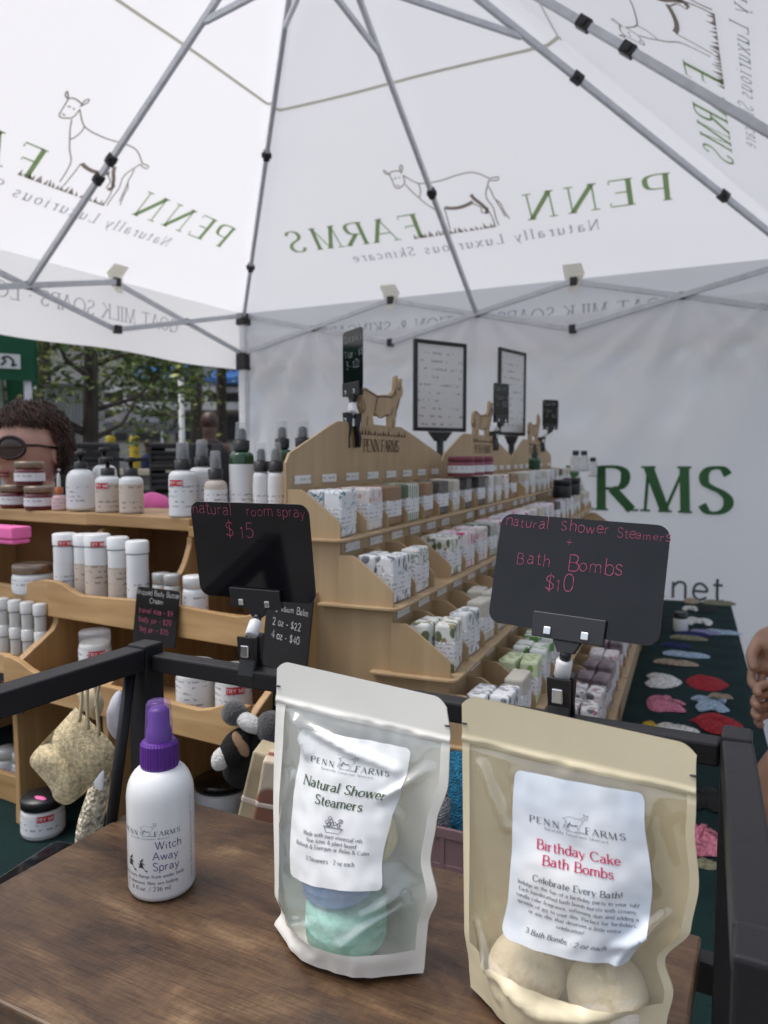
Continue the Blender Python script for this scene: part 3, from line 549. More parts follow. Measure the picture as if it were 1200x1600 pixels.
tablecloth(lambda a, b, z: T(-2.25 + a, .60 + b, z), 1.46, .62, 'dark green cloth under the pine risers and jars', T(-1.5, .95, 0))
# ------------------------------------------------------------------ front rack
rack = thing('metal_rack', 'black metal rack with a rustic brown wood shelf in the foreground', 'rack', (-.29, .44, 0)); RO = rack.location
board_m = mat_board('rustic_board')
b = MB(); b.box(-.555, -.036, .304, .582, .982, 1.0); b.build('wood_shelf', board_m, rack, bevel=.002, off=RO)
for x, y in ((-.557, .565), (-.0165, .561), (-.557, .318), (.0015, .316)):
    hx = .0125 if x < -.3 else .0096; p = MB(); p.box(x - hx, x + hx, y - .0125, y + .0125, 0, 1.163); po = p.build('post', blackmetal_m, rack, bevel=.002, off=RO)
    if x < -.3 and y > .5:
        for z in (1.098, 1.072):
            s = MB(); s.sphere((x + .0125 + .001, y - .004, z), .0045, 12, 8); s.build('screw', chrome_m, po, off=RO)
ral = MB(); ral.box(-.5695, -.5445, .331, .552, 1.139, 1.161); ral.build('side_rail', blackmetal_m, rack, bevel=.002, off=RO)
ral = MB(); ral.bar((-.0155, .5475, 1.15), (.0008, .3295, 1.15), .0195, .023); ral.build('side_rail', blackmetal_m, rack, bevel=.002, off=RO)
ral = MB(); ral.box(-.544, -.027, .559, .578, 1.136, 1.153); ral.build('back_rail', blackmetal_m, rack, bevel=.002, off=RO)
ral = MB(); ral.box(-.544, -.021, .5825, .60, .955, .98); ral.build('back_rail', blackmetal_m, rack, bevel=.002, off=RO)
ral = MB(); ral.box(-.544, -.021, .31, .33, .955, .98); ral.build('front_rail', blackmetal_m, rack, bevel=.002, off=RO)
rod = MB(); rod.tube([(-.5575, .545, 1.139), (-.5575, .508, .96)], .0055, 10); rod.build('brace', blackmetal_m, rack, off=RO)
# ------------------------------------------------------------------ plywood soap displays
ply_m = mat_wood('plywood', (.40, .275, .15), (.50, .36, .205), 'z', 2.2, .55, bump=.05)
plyedge_m = mat('ply_edge', (.20, .105, .04), .6, scale=60, var=.2)
burn_m = mat('engraved', (.07, .035, .015), .8)
tagw_m = mat_print('shelf_tag_paper', (.75, .74, .72), (.15, .15, .17), 110, .4, 200, 'z')
UF = [-.453, -.372, -.288, -.205, -.12]; SZ = [1.231, 1.138, 1.046, .954, .861]; PL = -.55; UW = .755
RI = [PL] + [u - .014 for u in UF[:-1]]
TH = .004
def display(label, t0, tilt=0):
    d = thing('soap_display', label, 'display shelf', S(PL, t0, .74), -math.radians(-5.1), 'plywood soap displays')
    # local axes: x = outwards (u), y = along the row (w), z up, origin at the table under the back plate
    L = lambda u, z: (u - PL, z - .74)
    b = MB(); gab = [(0, 0), (UW - .004, 0), (UW - .004, .61), (UW - .1, .61 + .0), (UW * .70, .665), (UW * .64, .672), (UW * .30, .672), (UW * .24, .662), (.02, .615), (0, .605)]
    gab = [(0, 0), (UW - .004, 0), (UW - .004, .60), (UW - .012, .612), (UW * .72, .655), (UW * .63, .668), (UW * .24, .668), (UW * .2, .66), (.012, .614), (0, .60)]
    b.prism(gab, lambda x, y, t: (t, x, y), -TH, 0); back = b.build('back_panel', ply_m, d)
    # goat cut-out on top of the gable
    gp = [(0.265, .655), (.268, .70), (.255, .72), (.262, .76), (.285, .778), (.31, .772), (.35, .762), (.395, .768), (.43, .772), (.455, .79), (.458, .82), (.462, .838), (.472, .842), (.476, .825), (.487, .822), (.492, .835), (.503, .834), (.5, .815), (.508, .795), (.503, .775), (.49, .765), (.485, .745), (.465, .715), (.462, .69), (.458, .655), (.42, .655), (.42, .70), (.40, .705), (.385, .695), (.345, .695), (.33, .70), (.325, .69), (.33, .655)]
    gp = [((x - .375) * .86 + .368, (y - .655) * .58 + .661) for x, y in gp]
    b = MB(); b.prism(gp, lambda x, y, t: (t, x, y), -TH - .0015, .0015); go = b.build('goat_cutout', ply_m, d)
    e = MB()
    for s in ('.27,.70 .262,.735 .275,.77 .31,.766 .35,.757 .395,.762 .44,.765 .46,.79', '.275,.70 .28,.72 .272,.74', '.33,.705 .36,.69 .40,.70 .42,.705', '.335,.71 .345,.745 .355,.757', '.46,.70 .47,.74 .488,.765', '.43,.70 .44,.73', '.47,.80 .485,.795 .488,.812', '.455,.80 .46,.77', '.29,.66 .295,.69', '.44,.66 .445,.69'):
        for q in stroke2d(smooth_pts([tuple(float(c) for c in p.split(',')) for p in s.split()]), lambda a, c: .0035): e.add([(.0022, (x - .375) * .86 + .368, (y - .655) * .58 + .661) for x, y in q], [(0, 1, 2, 3)])
    e.build('engraved_lines', burn_m, go)
    e = MB(); write(e, 'PENN FARMS', lambda x, z: (.0012, x, z), .022, .372, .618, 'c', serif=True, track=1.2, thick=1.5, thin=.6)
    rr = random.Random(5)
    for k in range(16): x = .27 + k * .0145; e.add([(.0012, x, .648), (.0012, x + .01, .648), (.0012, x + rr.uniform(0, .012), .648 + rr.uniform(.004, .013))], [(0, 1, 2)])
    e.build('engraved_name', burn_m, back)
    # end panels: stepped outline
    for y in (.006, UW - .012):
        out = [(-.002, 0), (UF[4] - PL - .012, 0), (UF[4] - PL - .012, SZ[4] - .74 - TH)]
        for i in range(4, 0, -1):
            out += [(RI[i] - PL, SZ[i] - .74 - TH), (RI[i] - PL, SZ[i - 1] - .74 - TH)]
        out += [(-.002, SZ[0] - .74 - TH)]
        b = MB(); b.prism(out, lambda x, z, t: (x, t, z), y, y + TH); b.build('end_panel', ply_m, d)
    for i in range(5):
        z = SZ[i] - .74; u0 = RI[i] - PL; u1 = UF[i] - PL
        b = MB(); r = .012
        pl = [(u0 - .03, -.008), (u1 - r, -.008), (u1 - r * .3, -.008 + r * .3), (u1, -.008 + r), (u1, UW - r), (u1 - r, UW - .002), (u0 - .03, UW - .002)]
        b.prism(pl, lambda x, y, t: (x, y, t), z - TH, z); b.build('shelf', ply_m, d, bevel=.0008)
        if i:
            b = MB(); b.box(u0 - TH, u0, .012, UW - .014, z, SZ[i - 1] - .74 - TH); b.build('riser', ply_m, d)
        if i == 4: b = MB(); b.box(u1 - .02, u1 - .016, .012, UW - .014, 0, z - TH); b.build('riser', ply_m, d)
        nb = 8; pitch = (UW - .016) / nb
        for k in range(nb + 1):
            y = .003 + pitch * k; w = u1 - u0
            pr = [(u0, z), (u0, z + .07), (u0 + .022, z + .07), (u0 + .03, z + .066), (u1 - .016, z + .027), (u1 - .011, z + .02), (u1 - .011, z)]
            b = MB(); b.prism(pr, lambda x, zz, t: (x, t, zz), y - TH / 2, y + TH / 2); b.build('divider', ply_m, d)
        for k in range(nb):
            y = .003 + pitch * (k + .5)
            if random.random() < .86:
                zt = z + (.083 if i == 0 else .078); b = MB(); b.box(u0 + .0005, u0 + .0015, y - .026, y + .026, zt - .0065, zt + .0065); b.build('price_tag', tagw_m, d)
    return d
NTH = ['nearest', 'second nearest', 'third nearest', 'middle', 'fifth', 'third farthest', 'second farthest', 'farthest']
display('nearest plywood soap display with a goat cut-out above its name', .985)
display('middle plywood soap display with goat cut-out, behind the nearest one', .985 + UW + .003)
display('farthest plywood soap display with goat cut-out, near the back wall', .985 + 2 * (UW + .003))
# ------------------------------------------------------------------ soap bars
band_m = mat_print('soap_band', (.72, .73, .75), (.12, .12, .15), 150, .4, 260, 'z')
PAT = {
 'blue sprig': mat_pattern('wrap_blue', (.72, .74, .75), (.05, .22, .30), None, 'floral', 60), 'pink floral': mat_pattern('wrap_pink', (.72, .69, .67), (.5, .16, .18), (.55, .4, .35), 'floral', 60),
 'plain kraft': mat('wrap_kraft', (.30, .19, .11), .7, scale=40, bump=.15), 'green striped': mat_pattern('wrap_stripe', (.66, .68, .62), (.12, .17, .11), None, 'stripe', 28),
 'dark grey': mat('wrap_dark', (.13, .12, .11), .7, scale=60, var=.3), 'olive leaf': mat_pattern('wrap_olive', (.70, .71, .68), (.12, .145, .07), (.26, .23, .10), 'leaf', 50),
 'black leaf': mat_pattern('wrap_black', (.74, .75, .76), (.16, .18, .22), (.34, .37, .40), 'leaf', 60), 'grey green sprig': mat_pattern('wrap_sage', (.70, .71, .69), (.13, .16, .12), (.3, .33, .27), 'floral', 75),
 'bright green leaf': mat_pattern('wrap_green', (.74, .76, .72), (.10, .27, .05), None, 'leaf', 42), 'lime check': mat_pattern('wrap_lime', (.62, .68, .45), (.25, .38, .08), None, 'leaf', 75),
 'cream': mat('wrap_cream', (.60, .57, .49), .65, scale=30, var=.12, bump=.2), 'pink and black': mat_pattern('wrap_rose', (.72, .70, .69), (.12, .12, .12), (.5, .14, .16), 'leaf', 55),
 'magenta': mat_pattern('wrap_magenta', (.75, .70, .71), (.55, .08, .2), None, 'leaf', 40), 'lavender': mat_pattern('wrap_lav', (.72, .71, .76), (.25, .2, .42), None, 'floral', 70), 'purple marble': mat('wrap_marble', (.4, .3, .33), .5, scale=20, var=.5)}
SOAP = {}
def soap_proto(kind):
    d = thing('soap_bar', '', 'soap bar', group='paper wrapped soap bars in the plywood bins')
    b = MB(); b.box(-.0145, .0145, -.030, .030, 0, .068); b.build('wrapper', PAT[kind], d, bevel=.004)
    b = MB(); b.box(-.0151, .0151, -.0306, .0306, .013, .045); b.build('paper_band', band_m, d, bevel=.004)
    return d
UNIT = ['nearest', 'middle', 'farthest']; SHN = ['top shelf', 'second shelf', 'third shelf', 'fourth shelf', 'lowest shelf']
def put_soap(kind, unit, lvl, binn, slot, n=2, dz=0, lay=False):
    if kind not in SOAP: SOAP[kind] = [soap_proto(kind), False]
    pr, used = SOAP[kind]
    u0, u1 = RI[lvl], UF[lvl]; pitch = (UW - .016) / 8; t = .985 + unit * (UW + .003) + .003 + pitch * (binn + .5)
    a = u1 - .014 - .0155 - slot * .031; t += random.uniform(-.007, .007); rz = R(5.1) + random.uniform(-.11, .11)
    p = S(a, t, SZ[lvl] + .0005 + dz)
    pos = ['front', 'second', 'back'][slot] if n > 1 else 'only'
    lab = '%s soap bar, %s in the %s bin of the %s, %s display' % (kind, pos, NTH[binn], SHN[lvl], UNIT[unit])
    if len(lab.split()) > 16: lab = ' '.join(lab.split()[:16])
    if not used: pr.location = p; pr.rotation_euler = (0, 0, rz); pr['label'] = lab; SOAP[kind][1] = True
    else: dup(pr, p, rz, lab)
rs = random.Random(9)
FILL = {0: {0: ['blue sprig', 'pink floral', 'plain kraft', 'green striped', 'plain kraft', 'dark grey', 'cream', 'dark grey'],
            1: ['black leaf', 'grey green sprig', 'cream', 'olive leaf', 'magenta', 'pink floral', 'green striped', 'magenta'],
            2: ['olive leaf', 'black leaf', 'cream', 'cream', 'grey green sprig', 'dark grey', 'plain kraft', 'blue sprig'],
            3: ['black leaf', 'cream', 'lime check', 'bright green leaf', 'bright green leaf', 'cream', 'purple marble', 'pink floral'],
            4: ['cream', 'black leaf', 'olive leaf', 'pink and black', 'pink and black', 'purple marble', 'purple marble', 'pink floral']},
        1: {0: ['dark grey', 'grey green sprig', 'cream', 'pink floral', 'plain kraft', 'grey green sprig', 'cream', 'blue sprig'],
            1: ['lavender', 'lavender', 'magenta', 'pink floral', 'cream', 'lavender', 'magenta', 'dark grey'],
            2: ['cream', 'olive leaf', 'purple marble', 'cream', 'cream', 'pink floral', 'black leaf', 'cream'],
            3: ['purple marble', 'purple marble', 'cream', 'black leaf', 'pink floral', 'cream', 'cream', 'lavender'],
            4: ['purple marble', 'pink floral', 'cream', 'purple marble', 'cream', 'cream', 'black leaf', 'cream']},
        2: {0: ['grey green sprig', 'cream', 'blue sprig', 'blue sprig', 'cream', 'dark grey', 'cream', 'cream'],
            1: ['lavender', 'magenta', 'lavender', 'cream', 'cream', 'dark grey', 'cream', 'cream'], 2: ['cream'] * 4, 3: [], 4: []}}
for un, rows in FILL.items():
    for lv, bins in rows.items():
        for bi, kind in enumerate(bins):
            n = 2 if (un < 2 or lv == 0) else 1
            if (un, lv, bi) in ((0, 1, 1), (0, 2, 1), (0, 2, 2), (0, 3, 1)): n = 1
            if (un, lv, bi) in ((0, 1, 2), (0, 3, 5), (0, 2, 4), (1, 0, 5), (1, 2, 2), (1, 3, 4), (0, 4, 0), (2, 1, 5)): continue
            dzs = rs.choice((0, 0, -.006, -.010)) if False else 0
            for s in range(n): put_soap(kind, un, lv, bi, s, n)
# ------------------------------------------------------------------ jars and bottles
label_m = mat_print('product_label', (.70, .71, .73), (.10, .10, .12), 120, .38, 170, 'z', .012, .055)
kraftlabel_m = mat_print('tan_label', (.55, .47, .40), (.16, .10, .08), 110, .4, 150, 'z')
whitepl_m = mat('white_plastic', (.74, .75, .76), .32, scale=20, var=.02)
frost_m = mat('frosted_jar', (.55, .56, .55), .25, scale=20, var=.05, coat=.3)
greengl_m = mat('green_glass', (.006, .055, .02), .06, scale=10, coat=.5)
amber_m = mat('amber_liquid', (.32, .09, .03), .1, scale=20)
redjar_m = mat('maroon_jar', (.12, .012, .018), .2, scale=20, coat=.3)
cream_m = mat('cream_product', (.58, .50, .43), .4, scale=20)
lidgrey_m = mat('silver_brown_lid', (.30, .24, .19), .3, .7, scale=30)
clearcap_m = mat_clear('clear_cap', (.62, .64, .66))
red_m = mat('red_sticker', (.52, .025, .04), .5, scale=20); white_m = mat('white_ink', (.8, .8, .8), .6)
pink_m = mat('pink_cloth', (.80, .16, .42), .85, scale=30, var=.1, bump=.2, bscale=200)
def face_to_cam(p): d = CAM - Vector(p); return math.atan2(d.y, d.x)
def sticker(par, r, z, ang, w=.026, h=.010, txt='TRY ME'):
    m = MB(); n = 10; rr = r + .0008
    m.grid(lambda u, v: (rr * math.cos(ang + (u - .5) * w / r), rr * math.sin(ang + (u - .5) * w / r), z + (v - .5) * h), n, 1); s = m.build('sticker', red_m, par)
    t = MB(); write(t, txt, lambda x, y: ((rr + .0006) * math.cos(ang + x / r), (rr + .0006) * math.sin(ang + x / r), z + y), .0052, 0, -.0026, 'c', pen=1.3); t.build('lettering', white_m, s)
def label_sleeve(par, r, z0, z1, m, ang=0, arc=6.283):
    k = MB(); k.lathe([(r, z0), (r, z1)], 28, None, ang - arc / 2, ang + arc / 2); return k.build('label', m, par)
def jar(p, label, r=.033, h=.06, lidm=None, bodym=None, lab=label_m, group=None, stick=False, lid_h=.018, cat='jar'):
    d = thing('jar', label, cat, p, 0, group); bodym = bodym or frost_m; lidm = lidm or blackp_m; a = face_to_cam(p)
    b = MB(); b.lathe([(0, 0), (r * .93, 0), (r, .004), (r, h - lid_h - .006), (r * .92, h - lid_h), (0, h - lid_h)], 32); b.build('body', bodym, d)
    b = MB(); b.lathe([(0, h - lid_h + .0005), (r * .98, h - lid_h + .0005), (r * .99, h - .003), (r * .95, h), (0, h)], 32); b.build('lid', lidm, d)
    if lab: label_sleeve(d, r + .0006, .008, h - lid_h - .009, lab, a, 4.4)
    if stick: sticker(d, r + .0006, (h - lid_h) * .78, a + .1)
    return d
def bottle(p, label, r=.022, h=.11, neck=.012, kind='spray', bodym=None, lab=label_m, group=None, stick=False, capm=None, cat='bottle', shoulder=.3, l0=.12, l1=.8):
    d = thing('bottle', label, cat, p, 0, group); bodym = bodym or whitepl_m; capm = capm or blackp_m; a = face_to_cam(p)
    hs = h - r * shoulder * 2
    prof = [(0, 0), (r * .9, 0), (r, .005)] + [(r, hs)] + [(neck + (r - neck) * math.cos(t * math.pi / 2 / 6), hs + (h - hs) * math.sin(t * math.pi / 2 / 6)) for t in range(1, 7)] + [(neck, h + .004), (0, h + .004)]
    b = MB(); b.lathe(prof, 32); b.build('body', bodym, d)
    if lab: label_sleeve(d, r + .0005, h * l0, h * l1, lab, a, 4.6)
    if kind == 'spray':
        b = MB(); b.lathe([(neck + .002, h + .002), (neck + .0025, h + .018), (neck * .8, h + .019), (0, h + .019)], 24); b.build('collar', capm, d)
        b = MB(); b.lathe([(neck * .72, h + .019), (neck * .66, h + .034), (neck * .4, h + .038), (0, h + .038)], 20); b.build('nozzle', mat('dark_nozzle', (.012, .012, .014), .4), d)
        b = MB(); b.lathe([(neck * 1.0, h + .0195), (neck * .86, h + .046), (neck * .7, h + .0485), (0, h + .0485)], 20); b.build('overcap', clearcap_m, d)
    elif kind == 'pump':
        b = MB(); b.lathe([(neck + .002, h + .002), (neck + .002, h + .014), (.004, h + .016), (.004, h + .026), (0, h + .026)], 24); b.build('collar', capm, d)
        b = MB(); b.lathe([(0, h + .026), (.010, h + .026), (.010, h + .034), (0, h + .035)], 16); b.box(0, .03, -.004, .004, h + .027, h + .033, Matrix.Rotation(a + 1.9, 4, 'Z')); b.build('pump_head', capm, d)
    elif kind == 'cap':
        b = MB(); b.lathe([(neck + .003, h + .002), (neck + .003, h + .02), (neck, h + .022), (0, h + .022)], 24); b.build('cap', capm, d)
    elif kind == 'dropper':
        b = MB(); b.lathe([(neck + .002, h + .002), (neck + .002, h + .014), (neck * .6, h + .016), (0, h + .016)], 20); b.build('collar', capm, d)
        b = MB(); b.lathe([(neck * .62, h + .016), (neck * .55, h + .036), (neck * .3, h + .042), (0, h + .043)], 16); b.build('bulb', mat('rubber_bulb_' + capm.name, (.6, .6, .58) if capm != blackp_m else (.02, .02, .02), .6), d)
    if stick: sticker(d, r + .0006, h * .74, a - .55)
    return d
# pine risers ----------------------------------------------------------------------------------
pine_m = mat_wood('pine', (.33, .19, .075), (.55, .36, .17), 'x', 3, .45, bump=.08)
pineend_m = mat_wood('pine_side', (.32, .18, .07), (.52, .33, .15), 'z', 3, .45, bump=.08)
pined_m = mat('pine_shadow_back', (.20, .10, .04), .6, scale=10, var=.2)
B1 = bv.dot(atd(150, 805, 1.38)); B2 = B1 - .10; B3 = B1 - .185
ZT = onplane(150, 802, bv, B1).z
def A_(px, b, z): return rv.dot(row(px, bv, b, z))
Z2t = onplane(150, 930, bv, B2).z; Z2b = onplane(150, 975, bv, B2).z; Z3t = onplane(300, 1103, bv, B3).z; Z3b = onplane(330, 1162, bv, B3).z
def scallop(m, a0, a1, b, zb, zt, th=.011, amp=.02, dirn=1):
    n = 24; top = []
    for i in range(n + 1):
        u = i / n; a = a0 + (a1 - a0) * u; e = min(u, 1 - u) * 2
        h = amp * (.9 if e < .12 else .9 * (1 - (e - .12) / .18) if e < .3 else .25 * math.sin((e - .3) / .7 * math.pi / 2) ** 2 + 0)
        top.append((a, zt - amp + h + .004))
    pts = [(a0, zb), (a1, zb)] + top[::-1]
    m.prism(pts, lambda x, z, t: T(x, t, z), b, b + th)
def side_panel(m, a, zs, bs, th=.012):
    """S-curved side panel: steps forward going down"""
    fr = []
    for i in range(len(zs)):
        fr.append((bs[i], zs[i]))
    fr = smooth_pts(fr, 5); pts = fr + [(B1 + .17, zs[-1]), (B1 + .17, zs[0])]
    m.prism(pts, lambda b, z, t: T(t, b, z), a, a + th)
def riser(label, aL, aR, aTL, aTR, dz=0, db=0, sides=()):
    o = T((aL + aR) / 2, B1 + db, .74); d = thing('pine_riser', label, 'display shelf', o, 0, 'pine risers on the green cloth'); off = o
    m = MB(); p = [T(a, b, z) for z in (ZT - .022 + dz, ZT + dz) for a, b in ((aTL, B1 + db), (aTR, B1 + db), (aTR, B1 + .16 + db), (aTL, B1 + .16 + db))]
    m.add(p, [(3, 2, 1, 0), (4, 5, 6, 7), (0, 1, 5, 4), (1, 2, 6, 5), (2, 3, 7, 6), (3, 0, 4, 7)]); m.build('top_board', pine_m, d, bevel=.002, off=off)
    for zb, zt, bb in ((Z2b + dz, Z2t + .012 + dz, B2 + db), (Z3b + dz, Z3t + .012 + dz, B3 + db)):
        m = MB(); scallop(m, aL, aR, bb, zb, zt); m.build('front_board', pine_m, d, bevel=.0015, off=off)
        m = MB(); p = [T(a, b, z) for z in (zb + .006, zb + .015) for a, b in ((aL + .004, bb + .0115), (aR - .004, bb + .0115), (aR - .004, bb + .12), (aL + .004, bb + .12))]
        m.add(p, [(3, 2, 1, 0), (4, 5, 6, 7), (0, 1, 5, 4), (1, 2, 6, 5), (2, 3, 7, 6), (3, 0, 4, 7)]); m.build('tier_board', pine_m, d, off=off)
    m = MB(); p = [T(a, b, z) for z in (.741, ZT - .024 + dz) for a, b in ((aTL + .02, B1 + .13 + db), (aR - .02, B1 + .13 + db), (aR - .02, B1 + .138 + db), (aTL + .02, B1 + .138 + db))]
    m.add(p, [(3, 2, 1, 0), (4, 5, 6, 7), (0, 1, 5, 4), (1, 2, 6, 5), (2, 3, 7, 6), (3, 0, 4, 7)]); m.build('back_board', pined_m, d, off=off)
    for a in sides:
        m = MB(); side_panel(m, a, [ZT - .023 + dz, ZT - .03 + dz, ZT - .05 + dz, Z2t + .03 + dz, Z2t + .0 + dz, Z2b + dz, Z2b - .02 + dz, Z3t + .03 + dz, Z3t - .01 + dz, Z3b + dz, .80, .741], [B1 + .05 + db, B1 + .012 + db, B1 + .006 + db, B1 - .02 + db, B2 + .012 + db, B2 + .012 + db, B2 + .004 + db, B2 - .015 + db, B3 + .012 + db, B3 + .012 + db, B3 + .014 + db, B3 + .012 + db]); m.build('side_panel', pineend_m, d, bevel=.002, off=off)
    return d
aR2 = A_(447, B2, 1.1); aL2 = A_(74, B2, 1.1); aT0 = A_(133, B1, ZT); aT1 = A_(296, B1, ZT)
riser('right pine riser with scalloped fronts, behind the room spray sign', aL2, aR2, aT0, aT1, 0, 0, (aT1 - .016, aR2 - .013, aL2 + .0))
riser('left pine riser with scalloped fronts, cut by the left picture edge', aL2 - .62, aL2 - .004, aL2 - .66, aT0 - .003, -.003, .012, (aL2 - .018, aL2 - .45))
TOPZ = ZT + .0005
def put_row(px, b, z): return row(px, bv, b, z)
# top shelf products
G1 = 'bottles and jars on the top pine boards'
def mw(pxw, p): return pxw * depth(p) / FPX
for px, b, dz, lab in ((24, .045, 0, 'maroon jar with silver lid, left of the lower pair'), (62, .035, 0, 'maroon jar with silver lid, right of the lower pair'), (47, .04, .048, 'maroon jar with silver lid stacked on top of two others')):
    p = put_row(px, B1 + b, TOPZ - .003 + dz); jar(p, lab, mw(22, p), .047, lidgrey_m, redjar_m, label_m, G1, lid_h=.014)
p = put_row(93, B1 + .04, TOPZ - .003); bottle(p, 'small pink serum bottle with white dropper bulb', mw(11, p), .03, .006, 'dropper', mat('pink_serum', (.62, .42, .42), .3), mat_print('pink_label', (.66, .5, .52), (.3, .12, .15), 150, .4, 200), G1, capm=mat('copper_collar', (.4, .12, .05), .3, .6), l0=.1, l1=.8)
p = put_row(128, B1 + .05, TOPZ); bottle(p, 'white rounded lotion bottle beside the pink serum bottle', mw(22, p), .077, .01, 'pump', whitepl_m, label_m, G1, l0=.05, l1=.65, shoulder=.4)
p = put_row(165, B1 + .095, TOPZ); bottle(p, 'white pump bottle half hidden behind the two tan-labelled bottles', mw(18, p), .085, .009, 'pump', whitepl_m, label_m, G1)
p = put_row(170, B1 + .03, TOPZ); bottle(p, 'tan-labelled pump bottle with red sticker on the left', mw(19, p), .066, .0105, 'pump', whitepl_m, kraftlabel_m, G1, stick=True, l0=.03, l1=.8, shoulder=.22)
p = put_row(206, B1 + .03, TOPZ); bottle(p, 'tan-labelled pump bottle without a sticker, right of its twin', mw(18, p), .066, .0105, 'pump', whitepl_m, kraftlabel_m, G1, l0=.03, l1=.8, shoulder=.22)
p = put_row(287, B1 + .02, TOPZ); bottle(p, 'large clear-capped white spray bottle with red sticker', mw(21.5, p), .078, .0115, 'spray', whitepl_m, label_m, G1, stick=True, l0=.04, l1=.85, shoulder=.2)
p = put_row(317, B1 + .07, TOPZ); bottle(p, 'white spray bottle behind the red-stickered spray bottle', mw(20, p), .083, .011, 'spray', whitepl_m, label_m, G1, l0=.04, l1=.8, shoulder=.22)
st_ = thing('bottle_stand', 'small pine ledge holding spray bottles behind the room spray sign', 'shelf', T(aT1 + .1, B1 + .05, .74))
m = MB(); q0, q1 = aT1 + .006, aR2 - .01
p8 = [T(a, b, z) for z in (ZT - .03, ZT - .012) for a, b in ((q0, B1 - .01), (q1, B1 - .01), (q1, B1 + .16), (q0, B1 + .16))]
m.add(p8, [(3, 2, 1, 0), (4, 5, 6, 7), (0, 1, 5, 4), (1, 2, 6, 5), (2, 3, 7, 6), (3, 0, 4, 7)]); m.build('top_board', pine_m, st_, bevel=.002, off=st_.location)
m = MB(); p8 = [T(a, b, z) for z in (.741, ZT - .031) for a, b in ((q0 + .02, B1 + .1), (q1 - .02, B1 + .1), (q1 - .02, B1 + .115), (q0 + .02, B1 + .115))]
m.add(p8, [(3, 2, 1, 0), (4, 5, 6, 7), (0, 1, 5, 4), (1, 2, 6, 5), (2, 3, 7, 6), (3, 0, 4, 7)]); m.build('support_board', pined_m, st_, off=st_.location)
LZ = ZT - .0115
p = put_row(338, B1 + .02, LZ); bottle(p, 'short clear spray bottle with pinkish contents above the sign', mw(17.5, p), .075, .0095, 'spray', cream_m, label_m, G1, l0=.25, l1=.8, shoulder=.3)
p = put_row(379, B1 + .05, LZ); bottle(p, 'tall green glass spray bottle, left of the two green ones', mw(19, p), .122, .011, 'spray', greengl_m, label_m, G1, l0=.2, l1=.83, shoulder=.25)
p = put_row(409, B1 + .03, LZ); bottle(p, 'small white spray bottle, left of the pair beside the plywood', mw(12.5, p), .088, .0095, 'spray', whitepl_m, label_m, G1, l0=.2, l1=.8)
p = put_row(432, B1 + .03, LZ); bottle(p, 'small white spray bottle, right of the pair beside the plywood', mw(12.5, p), .088, .0095, 'spray', whitepl_m, label_m, G1, l0=.2, l1=.8)
p = put_row(442, B1 + .12, LZ); bottle(p, 'tall green glass spray bottle behind the two small white sprays', mw(17, p), .126, .010, 'spray', greengl_m, label_m, G1, l0=.2, l1=.82, shoulder=.25)
p = put_row(474, B1 + .16, LZ); bottle(p, 'tall green glass spray bottle rising behind the plywood corner', mw(17, p), .128, .011, 'spray', greengl_m, label_m, G1, l0=.2, l1=.8, shoulder=.25)
# second tier: white tubs
G2 = 'white powder bottles on the middle pine tier'
F2 = Z2b + .0155
for px, b, r, h, lab, stk in ((104, .034, 17, .125, 'white shaker bottle with red sticker, leftmost in the middle tier', 1), (135, .045, 16, .125, 'plain white shaker bottle between the two red-stickered ones', 0), (155, .036, 19, .128, 'white shaker bottle with red sticker, third from the left', 1), (187, .04, 15.5, .125, 'plain white shaker bottle, second from the right of its row', 0), (217, .035, 16.5, .122, 'plain white shaker bottle at the right end of its row', 0)):
    p = put_row(px, B2 + b, F2); d = bottle(p, lab, mw(r, p), h - .022, mw(r, p) * .9, 'cap', whitepl_m, kraftlabel_m if px in (135, 155, 187) else label_m, G2, capm=whitepl_m, shoulder=.08, l0=.08, l1=.72)
    if stk: sticker(d, mw(r, p) + .001, h - .022 + .006, face_to_cam(p), .022, .009)
p = put_row(52, B2 + .04, F2 + .012); jar(p, 'wide white jar with dark silver lid on the left pine tier', mw(30, p), .052, lidgrey_m, whitepl_m, label_m, lid_h=.016)
for px, lab in ((252, 'small frosted pot in the shadow beside the shaker bottles'), (270, 'small frosted pot against the curved pine side panel')):
    p = put_row(px, B2 + .05, F2); jar(p, lab, mw(13, p), .07, frost_m, frost_m, label_m, 'small frosted pots')
p = put_row(306, B2 + .03, F2); jar(p, 'white jar right of the curved pine panel, below the sign', mw(19, p), .075, whitepl_m, whitepl_m, label_m)
# third tier
F3 = Z3b + .0155
for px, r, h, lab, stk in ((306, 29, .075, 'frosted white jar without sticker on the lower pine tier', 0), (366, 28, .078, 'frosted white jar with red sticker on the lower pine tier', 1)):
    p = put_row(px, B3 + .05, F3); jar(p, lab, mw(r, p), h, frost_m, frost_m, label_m, 'jars on the lower pine tier', stick=stk, lid_h=.014)
p = put_row(150, B2 - .02, Z3b + .02); jar(p, 'clear candle jar with red sticker above the black rail', mw(24, p), .085, clearcap_m, frost_m, label_m, stick=True)
k = 0
for rowi in range(2):
    for px in (8, 27, 46, 66):
        p = put_row(px - rowi * 2, B2 + .0, Z3b + .03 + rowi * .048); k += 1
        bottle(p, '%s frosted roll-on bottle, %s in the left pine riser' % (['upper', 'lower'][rowi == 0], ['leftmost of four', 'second of four', 'third of four', 'rightmost of four'][(8, 27, 46, 66).index(px)]), mw(9, p), .03, mw(8, p), 'cap', frost_m, None, 'small frosted bottles in two rows', capm=frost_m, shoulder=.05)
